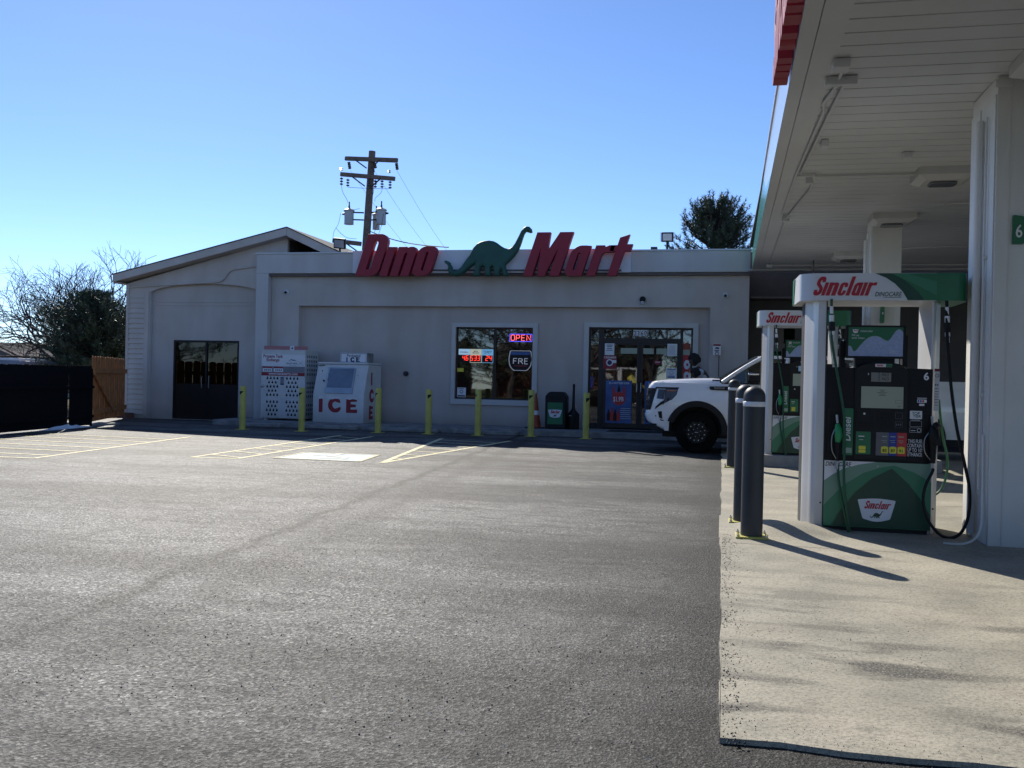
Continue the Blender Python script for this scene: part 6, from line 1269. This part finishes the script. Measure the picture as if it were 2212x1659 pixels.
# long wires running off behind the sign, each its own thing
for k, (a, b, lb) in enumerate((((-12.05, 9.15), (-9.6, 6.0), 'topmost thin power line sloping right from the utility pole'), ((-12.9, 9.1), (-10.15, 6.0), 'middle thin power line sloping right from the utility pole'), ((-13.9, 9.2), (-10.9, 6.0), 'lowest thin power line sloping right from the utility pole'))):
    A_, B_ = pt(*a, -.3), Vector((b[0]*1.25, 45, 5.8+.4)); o = MB(); o.tube([A_+(B_-A_)*(i/16)-Z_*(.35*math.sin(math.pi*i/16)) for i in range(17)], .006, 4); tag(o.build('power_line', 'slate'), lb, 'power line', 'lines from the utility pole')
A_ = pt(-13.2, 6.95, -.3); B_ = Vector((-8.0, 27.0, 5.3)); o = MB(); o.tube([A_+(B_-A_)*(i/16)-Z_*(.15*math.sin(math.pi*i/16)) for i in range(17)], .018, 5); tag(o.build('service_cable', 'black'), 'thick black service cable dropping from the utility pole to the shop roof', 'cable')
tag(MB().box(-13.2, -11.3, 33.8, 34.6, 4.6, 5.55).build('roof_unit', 'slate', bevel=.02), 'dark grey roof unit behind the sign at the foot of the utility pole', 'roof unit')
# ------------------------------------------------------------------ fences
T = thing('black_fence', (-15.0, 19, 0), 'black slatted fence along the left edge with thin gaps of light', 'fence')
A, B = Vector((-14.7, 14.6, 0)), Vector((-15.75, 21.4, 0)); D_ = (B-A); L_ = D_.length; D_.normalize()
sl_ = MB(); rf_ = random.Random(2); n_ = int(L_/.088)
for i in range(n_):
    if i in (n_-46, n_-13): continue
    p = A+D_*(i*.088); zt = 1.49+rf_.uniform(-.012, .012)+.05*i/n_; g_ = .084 if i not in (n_-47, n_-14) else .09
    sl_.prism([(-.0, .03), (g_, .03), (g_, zt-.012), (g_*.75, zt), (g_*.25, zt), (0, zt-.012)], p, (D_, Z_), .012)
sl_.build('slats', 'fenceblack', T, smooth=False)
rl = MB()
for z in (.25, 1.0): rl.bar(A+Z_*z+Vector((.03, .03, 0)), B+Z_*z+Vector((.03, .03, 0)), .04, .06)
rl.build('rail', 'fenceblack', T, smooth=False)
for k in range(4): MB().box(-.04, .04, -.04, .04, 0, 1.5).build('x', 'fenceblack'); bpy.data.objects.remove(bpy.data.objects['x'])
for k in (0, .4, .8, 1.0):
    p = A+(B-A)*k; MB().tube([p+Vector((-.05, .05, 0)), p+Vector((-.05, .05, 1.47))], .03, 8).build('post', 'fenceblack', T)
T = thing('wooden_gate', (-16.9, 23, 0), 'orange brown wooden board gate between the black fence and the gabled building', 'gate')
A, B = Vector((-16.60, 22.15, 0)), Vector((-18.25, 25.75, 0)); A = Vector((-15.86, 21.55, 0)); B = Vector((-17.60, 25.45, 0)); D_ = (B-A); L_ = D_.length; D_.normalize(); nrm = Vector((D_.y, -D_.x, 0))
n_ = 14; bw = L_/n_
for i in range(n_):
    p = A+D_*(i*bw); z1 = 1.80+rf_.uniform(-.01, .01); w_ = bw-(.02 if i % 2 else .035)
    MB().prism(rp([(0, .10), (w_, .10), (w_, z1-.04), (w_*.8, z1, .02), (w_*.2, z1, .02), (0, z1-.04)], 3), p, (D_, Z_), .02).build('board', 'cedar', T, smooth=False)
gr = MB(); gr.bar(A+nrm*.035+Z_*1.42, B+nrm*.035+Z_*1.42, .04, .13); gr.bar(A+nrm*.035+Z_*.35, B+nrm*.035+Z_*.35, .04, .13); gr.bar(A+nrm*.055+Z_*1.35, A+D_*L_*.55+nrm*.055+Z_*.32, .035, .09); gr.build('rail', 'cedar', T, smooth=False)
sn = MB(); vs = []; n1 = 26; 
for j in range(7):
    for i in range(n1+1):
        u, v_ = i/n1, j/6; vs.append(Vector((-15.40-u*.30+v_*.20, 19.0+u*2.1+v_*.1, max(0, .07*math.sin(math.pi*u)*math.sin(math.pi*v_)*(1+.8*noise.noise(Vector((u*7, v_*3, 1)))))+.003)))
sn.add(vs, [(j*(n1+1)+i, j*(n1+1)+i+1, (j+1)*(n1+1)+i+1, (j+1)*(n1+1)+i) for j in range(6) for i in range(n1)]); tag(sn.build('snow_patch', 'snow'), 'thin leftover patch of snow along the foot of the black fence', 'snow', kind='stuff')
tag(MB().box(-16.9, -15.6, 21.7, 22.4, -.02, .05).build('gate_debris', 'concrete_old', bevel=.02), 'low line of rubble and leaves under the wooden gate', 'rubble', kind='stuff')
# ------------------------------------------------------------------ trees
def bare_tree(loc, H, label, seed, spread=.55, depth=7, trunk=.16, m='bark', tw='bark', group=None, lean=(0, 0), name='bare_tree', limbs=6, split0=.22):
    r_ = random.Random(seed); T = thing(name, loc, label, 'tree', group); tk = MB(); tg = MB(); L0 = Vector(loc)
    def grow(p, d__, ln, r0, lv):
        mb = tk if lv < 3 else tg; n = 3 if lv < 5 else 2; pts = [p]; q = d__.copy()
        for i in range(n): q = (q+Vector((r_.gauss(0, .19), r_.gauss(0, .19), r_.gauss(0, .08)+.045))).normalized(); pts.append(pts[-1]+q*ln/n)
        r1 = r0*.83; mb.tube(pts, r0, 7 if lv < 2 else (5 if lv < 4 else 3), r1, cap=lv < 2)
        if lv >= depth: return
        k = limbs if lv == 0 else (3 if r_.random() < .45 else 2)
        for j in range(k):
            a = r_.uniform(0, 6.283) if lv else 6.283*j/k+r_.uniform(-.3, .3); sp_ = spread*r_.uniform(.6, 1.35)*(1.15 if lv == 0 else 1); ax = q.orthogonal().normalized(); ax.rotate(Quaternion(q, a)); nd = q.copy(); nd.rotate(Quaternion(ax, sp_)); nd.z += .02; nd.normalize()
            st_ = pts[-1] if lv else pts[-1]-q*ln*r_.uniform(0, .35)
            grow(st_, nd, ln*r_.uniform(.68, .9)*(1.15 if lv == 0 else 1), r1*(.66 if lv == 0 else .78), lv+1)
    grow(L0-Z_*.1, Vector((lean[0], lean[1], 1)).normalized(), H*split0, trunk, 0)
    tk.build('trunk', m, T); tg.build('crown', tw, T); return T
def pine(loc, H, R, label, seed, z0=.12, n=800, m='needle', name='pine_tree', clump=.5, dens=26, shape=None, cat='tree'):
    r_ = random.Random(seed); T = thing(name, loc, label, cat); L0 = Vector(loc); tk = MB(); nd = MB()
    tk.tube([L0-Z_*.1, L0+Z_*H*.5, L0+Z_*H*.95], [.17*H/6, .11*H/6, .02], 8)
    shape = shape or (lambda t: (1-t)**.62*(1-.25*math.exp(-t*14)))
    tips = []; nb = n//7
    for i in range(nb):
        t = z0+(1-z0)*(r_.random()**1.15); z = H*t; a = r_.uniform(0, 6.283); rr = R*shape(t)*r_.uniform(.62, 1.12)*(1+.28*noise.noise(Vector((math.cos(a)*1.4, math.sin(a)*1.4, t*4+seed))))
        st_ = L0+Z_*z*.92; tip = L0+Vector((math.cos(a)*rr, math.sin(a)*rr, z+rr*.22)); mid_ = (st_+tip)/2+Z_*(-.04*rr); pts = [st_, mid_, tip]; tk.tube(pts, [.03*H/6, .02*H/6, .006], 4, cap=False)
        for k in range(7):
            f_ = .42+.58*(k/6)**.8; p = st_.lerp(mid_, f_*2) if f_ < .5 else mid_.lerp(tip, f_*2-1); tips.append((p+Vector((r_.gauss(0, .13), r_.gauss(0, .13), r_.gauss(0, .09)))*clump*2*(1.2-f_*.6), (tip-st_).normalized()))
    for p, dd in tips:
        ln = clump*r_.uniform(.55, 1.15); ax = (dd*.8+Vector((r_.gauss(0, .4), r_.gauss(0, .4), r_.uniform(.1, 1.1)))).normalized()
        for k in range(dens):
            d__ = (ax*r_.uniform(.2, 1.1)+Vector((r_.gauss(0, .55), r_.gauss(0, .55), r_.gauss(0, .5)))).normalized(); b0 = p+ax*r_.uniform(-.4, .6)*ln; l2 = ln*r_.uniform(.35, .6); w = Vector((r_.gauss(0, 1), r_.gauss(0, 1), r_.gauss(0, 1))).cross(d__).normalized()*ln*.040
            c_ = len(nd.v); nd.v += [b0-w, b0+w, b0+d__*l2]; nd.f.append((c_, c_+1, c_+2))
    tk.build('trunk', 'bark', T); nd.build('crown', m, T, smooth=False); return T
pine((-22.35, 30.5, 0), 4.25, 3.1, 'broad dark green pine behind the black fence on the left', 4, z0=.12, n=4600, clump=.27, dens=22, shape=lambda t: (1-t)**.5*(.9+.15*math.sin(t*9+1)))
pine((-20.9, 31.2, 0), 2.7, 1.5, 'smaller dark pine between the broad pine and the gabled building', 14, z0=.12, n=1200, clump=.27, dens=24, shape=lambda t: (1-t)**.5)
pine((-.45, 46, 0), 10.2, 3.4, 'tall dark pine rising behind the right end of the shop roof', 8, z0=.40, n=3000, m='needle2', clump=.42, dens=24, shape=lambda t: (1-t)**.40*1.05)
bare_tree((-26.3, 34.5, 0), 5.6, 'wide leafless tree behind the broad pine', 21, .66, 7, .16, tw='bark', limbs=8, split0=.26).scale = (1.05, 1, .97)
bare_tree((-22.9, 33.5, 0), 5.6, 'leafless tree with thick forked limbs near the gable edge', 33, .60, 7, .15, tw='bark', limbs=7, split0=.28).scale = (1, 1, .92)
for i, (x, y, h, s__) in enumerate(((-36, 52, 4.2, 5), (-41, 58, 4.6, 6), (-46, 60, 4.4, 7), (-33, 55, 3.8, 8), (-50, 66, 5.5, 9))):
    bare_tree((x, y, 0), h, ['low reddish bare tree far behind the fence, just left of the pine', 'distant reddish bare tree beyond the house roof', 'distant bare tree at the left edge of the view', 'small distant bare tree close behind the pine', 'farthest bare tree on the left skyline'][i], s__, .62, 7, .15, tw='twigred', group='distant bare trees')
# ------------------------------------------------------------------ things beyond the fence
T = thing('neighbour_house', (-42, 47, 0), 'low house with a pale grey roof beyond the fence', 'house')
MB().box(-46, -34, 45, 53, 0, 2.1).build('wall', 'housewall', T, smooth=False)
MB().add([(-46.5, 44.4, 2.05), (-33.5, 44.4, 2.05), (-33.5, 49, 3.0), (-46.5, 49, 3.0), (-46.5, 53.6, 2.05), (-33.5, 53.6, 2.05)], [(0, 1, 2, 3), (3, 2, 5, 4)]).build('roof', 'roofgrey', T, smooth=False)
T = thing('dark_gable_house', (-41, 41, 0), 'dark gabled porch roof at the far left edge beyond the fence', 'house')
MB().add([(-42.4, 40, 1.9), (-32.9, 40, 1.75), (-34.6, 40, 2.35), (-35.0, 40, 3.1), (-42.4, 44, 1.9), (-32.9, 44, 1.75), (-34.6, 44, 2.35)], [(0, 1, 2, 3), (1, 5, 6, 2), (4, 5, 1, 0)]).build('roof', 'band', T, smooth=False); MB().box(-42.3, -33.3, 40.1, 43.8, 0, 1.75).build('wall', 'housewall', T, smooth=False)
T = thing('covered_trailer', (-24, 28.5, 0), 'low grey trailer with a snow white top behind the black fence', 'trailer')
MB().box(-26.5, -22.95, 28, 30, .35, 1.74).build('body', 'trailergrey', T, bevel=.04) if 'trailergrey' in M else None
dm('trailergrey', (.22, .24, .30), .5); MB().box(-26.5, -23.0, 27.6, 29.4, .35, 1.70).build('body', 'trailergrey', T, bevel=.05); MB().box(-26.5, -23.2, 27.65, 29.3, 1.70, 1.79).build('snow_cover', 'snow', T, bevel=.03); MB().tube([(-23, 28, 1.45), (-22.7, 28, 1.5)], .04, 8).box(-26, -25.4, 27.65, 29, 0, .35).build('wheel', 'tyre', T)
for i, (x, y, h, w_) in enumerate(((-19, -27, 10, 5.5), (-10, -28, 11, 6), (-1, -27, 10, 5.5), (9, -28, 11, 6), (-30, -28, 10, 6), (-40, -29, 11, 6), (-50, -28, 10, 6.5))):  # unseen pines added so the glass mirrors dark mass, less bright sky
    pine((x, y, 0), h, w_, ['dark pine across the road, fourth from the left', 'dark pine across the road in the middle of its row', 'dark pine across the road, second from the right', 'dark pine across the road at the right end of its row', 'dark pine across the road, third from the left', 'dark pine across the road, second from the far left', 'dark pine across the road at the left end of its row'][i], 60+i, z0=.1, n=700, clump=.9, dens=14, shape=lambda t: (1-t)**.4)
# ------------------------------------------------------------------ across the road behind the camera (seen mirrored in the shop glass)
for i, (x, y, h, s__) in enumerate(((-16, -20, 11, 51), (-9.5, -17, 12, 52), (-5, -24, 13, 53), (-24, -26, 12, 54), (3, -20, 11, 55))):
    bare_tree((x, y, 0), h, ['large bare street tree across the road, left of the middle one', 'large bare street tree straight across the road from the shop window', 'bare street tree set back in the yard across the road', 'bare street tree farthest left across the road', 'bare street tree across the road behind the pumps'][i], s__, .5, 6, .26, tw='bark', group='street trees across the road')
for i, (x, w_) in enumerate(((-30, 12), (-13, 14), (6, 12))):
    T = thing('house_across_road', (x, -34, 0), ['brown brick house farthest left across the road', 'brown brick house in the middle across the road', 'brown brick house on the right across the road'][i], 'house', 'houses across the road')
    MB().box(x-w_/2, x+w_/2, -38, -32, 0, 3).build('wall', 'brick', T, smooth=False); MB().add([(x-w_/2-.5, -38.5, 2.95), (x+w_/2+.5, -38.5, 2.95), (x+w_/2+.5, -35, 5), (x-w_/2-.5, -35, 5), (x-w_/2-.5, -31.5, 2.95), (x+w_/2+.5, -31.5, 2.95)], [(0, 1, 2, 3), (3, 2, 5, 4)]).build('roof', 'roofgrey', T, smooth=False)
    for k in (-3, 0, 3): MB().box(x+k-.7, x+k+.7, -31.99, -31.95, .9, 2.2).build('window', 'signwhite', T, smooth=False)
T = thing('playground_slide', (-7.5, -14, 0), 'blue and white playground frame across the road, mirrored in the window', 'playground')
f_ = MB()
for x in (-9.5, -8.3, -7.1, -5.9): f_.tube([(x, -15, 0), (x, -15, 2.4)], .06, 6).tube([(x, -16.2, 0), (x, -16.2, 2.4)], .06, 6)
f_.tube([(-9.5, -15, 2.4), (-5.9, -15, 2.4)], .06, 6); f_.build('frame', 'cardwhite', T); MB().box(-8.2, -7.2, -15.9, -15.1, .2, 1.4).box(-9.5, -9.0, -15.9, -15.1, 1.0, 1.8).build('panel', 'blue', T, smooth=False); MB().tube([(-6.4, -15.5, 1.8), (-5.4, -14.6, .9), (-4.6, -14, .3)], .25, 10).build('slide', 'yellow', T)
T = thing('parked_sedan', (-5.6, -2.2, 0), 'dark parked sedan behind the viewpoint, mirrored low in the shop window', 'car')
cs = MB(); cs.fill([rp([(-2.2, .35, .1), (2.3, .35, .1), (2.35, .75, .1), (1.5, .92, .1), (.9, 1.38, .2), (-.7, 1.42, .2), (-1.5, .98, .1), (-2.25, .9, .1)])], (-5.6, -1.4, 0), FR, 1.7, .08); cs.build('body', 'black', T)
for x in (-7.05, -4.1):
    for y in (-3.12, -1.45): MB().lathe([(0, 0), (.31, 0), (.32, .03), (.32, .2), (0, .2)], (x, y+.1, .32), 20, -Y_).build('wheel', 'tyre', T)
MB().box(-7.7, -7.3, -1.45, -1.39, .65, .78).box(-3.7, -3.4, -1.45, -1.39, .65, .78).build('headlight', 'cardwhite', T, smooth=False)
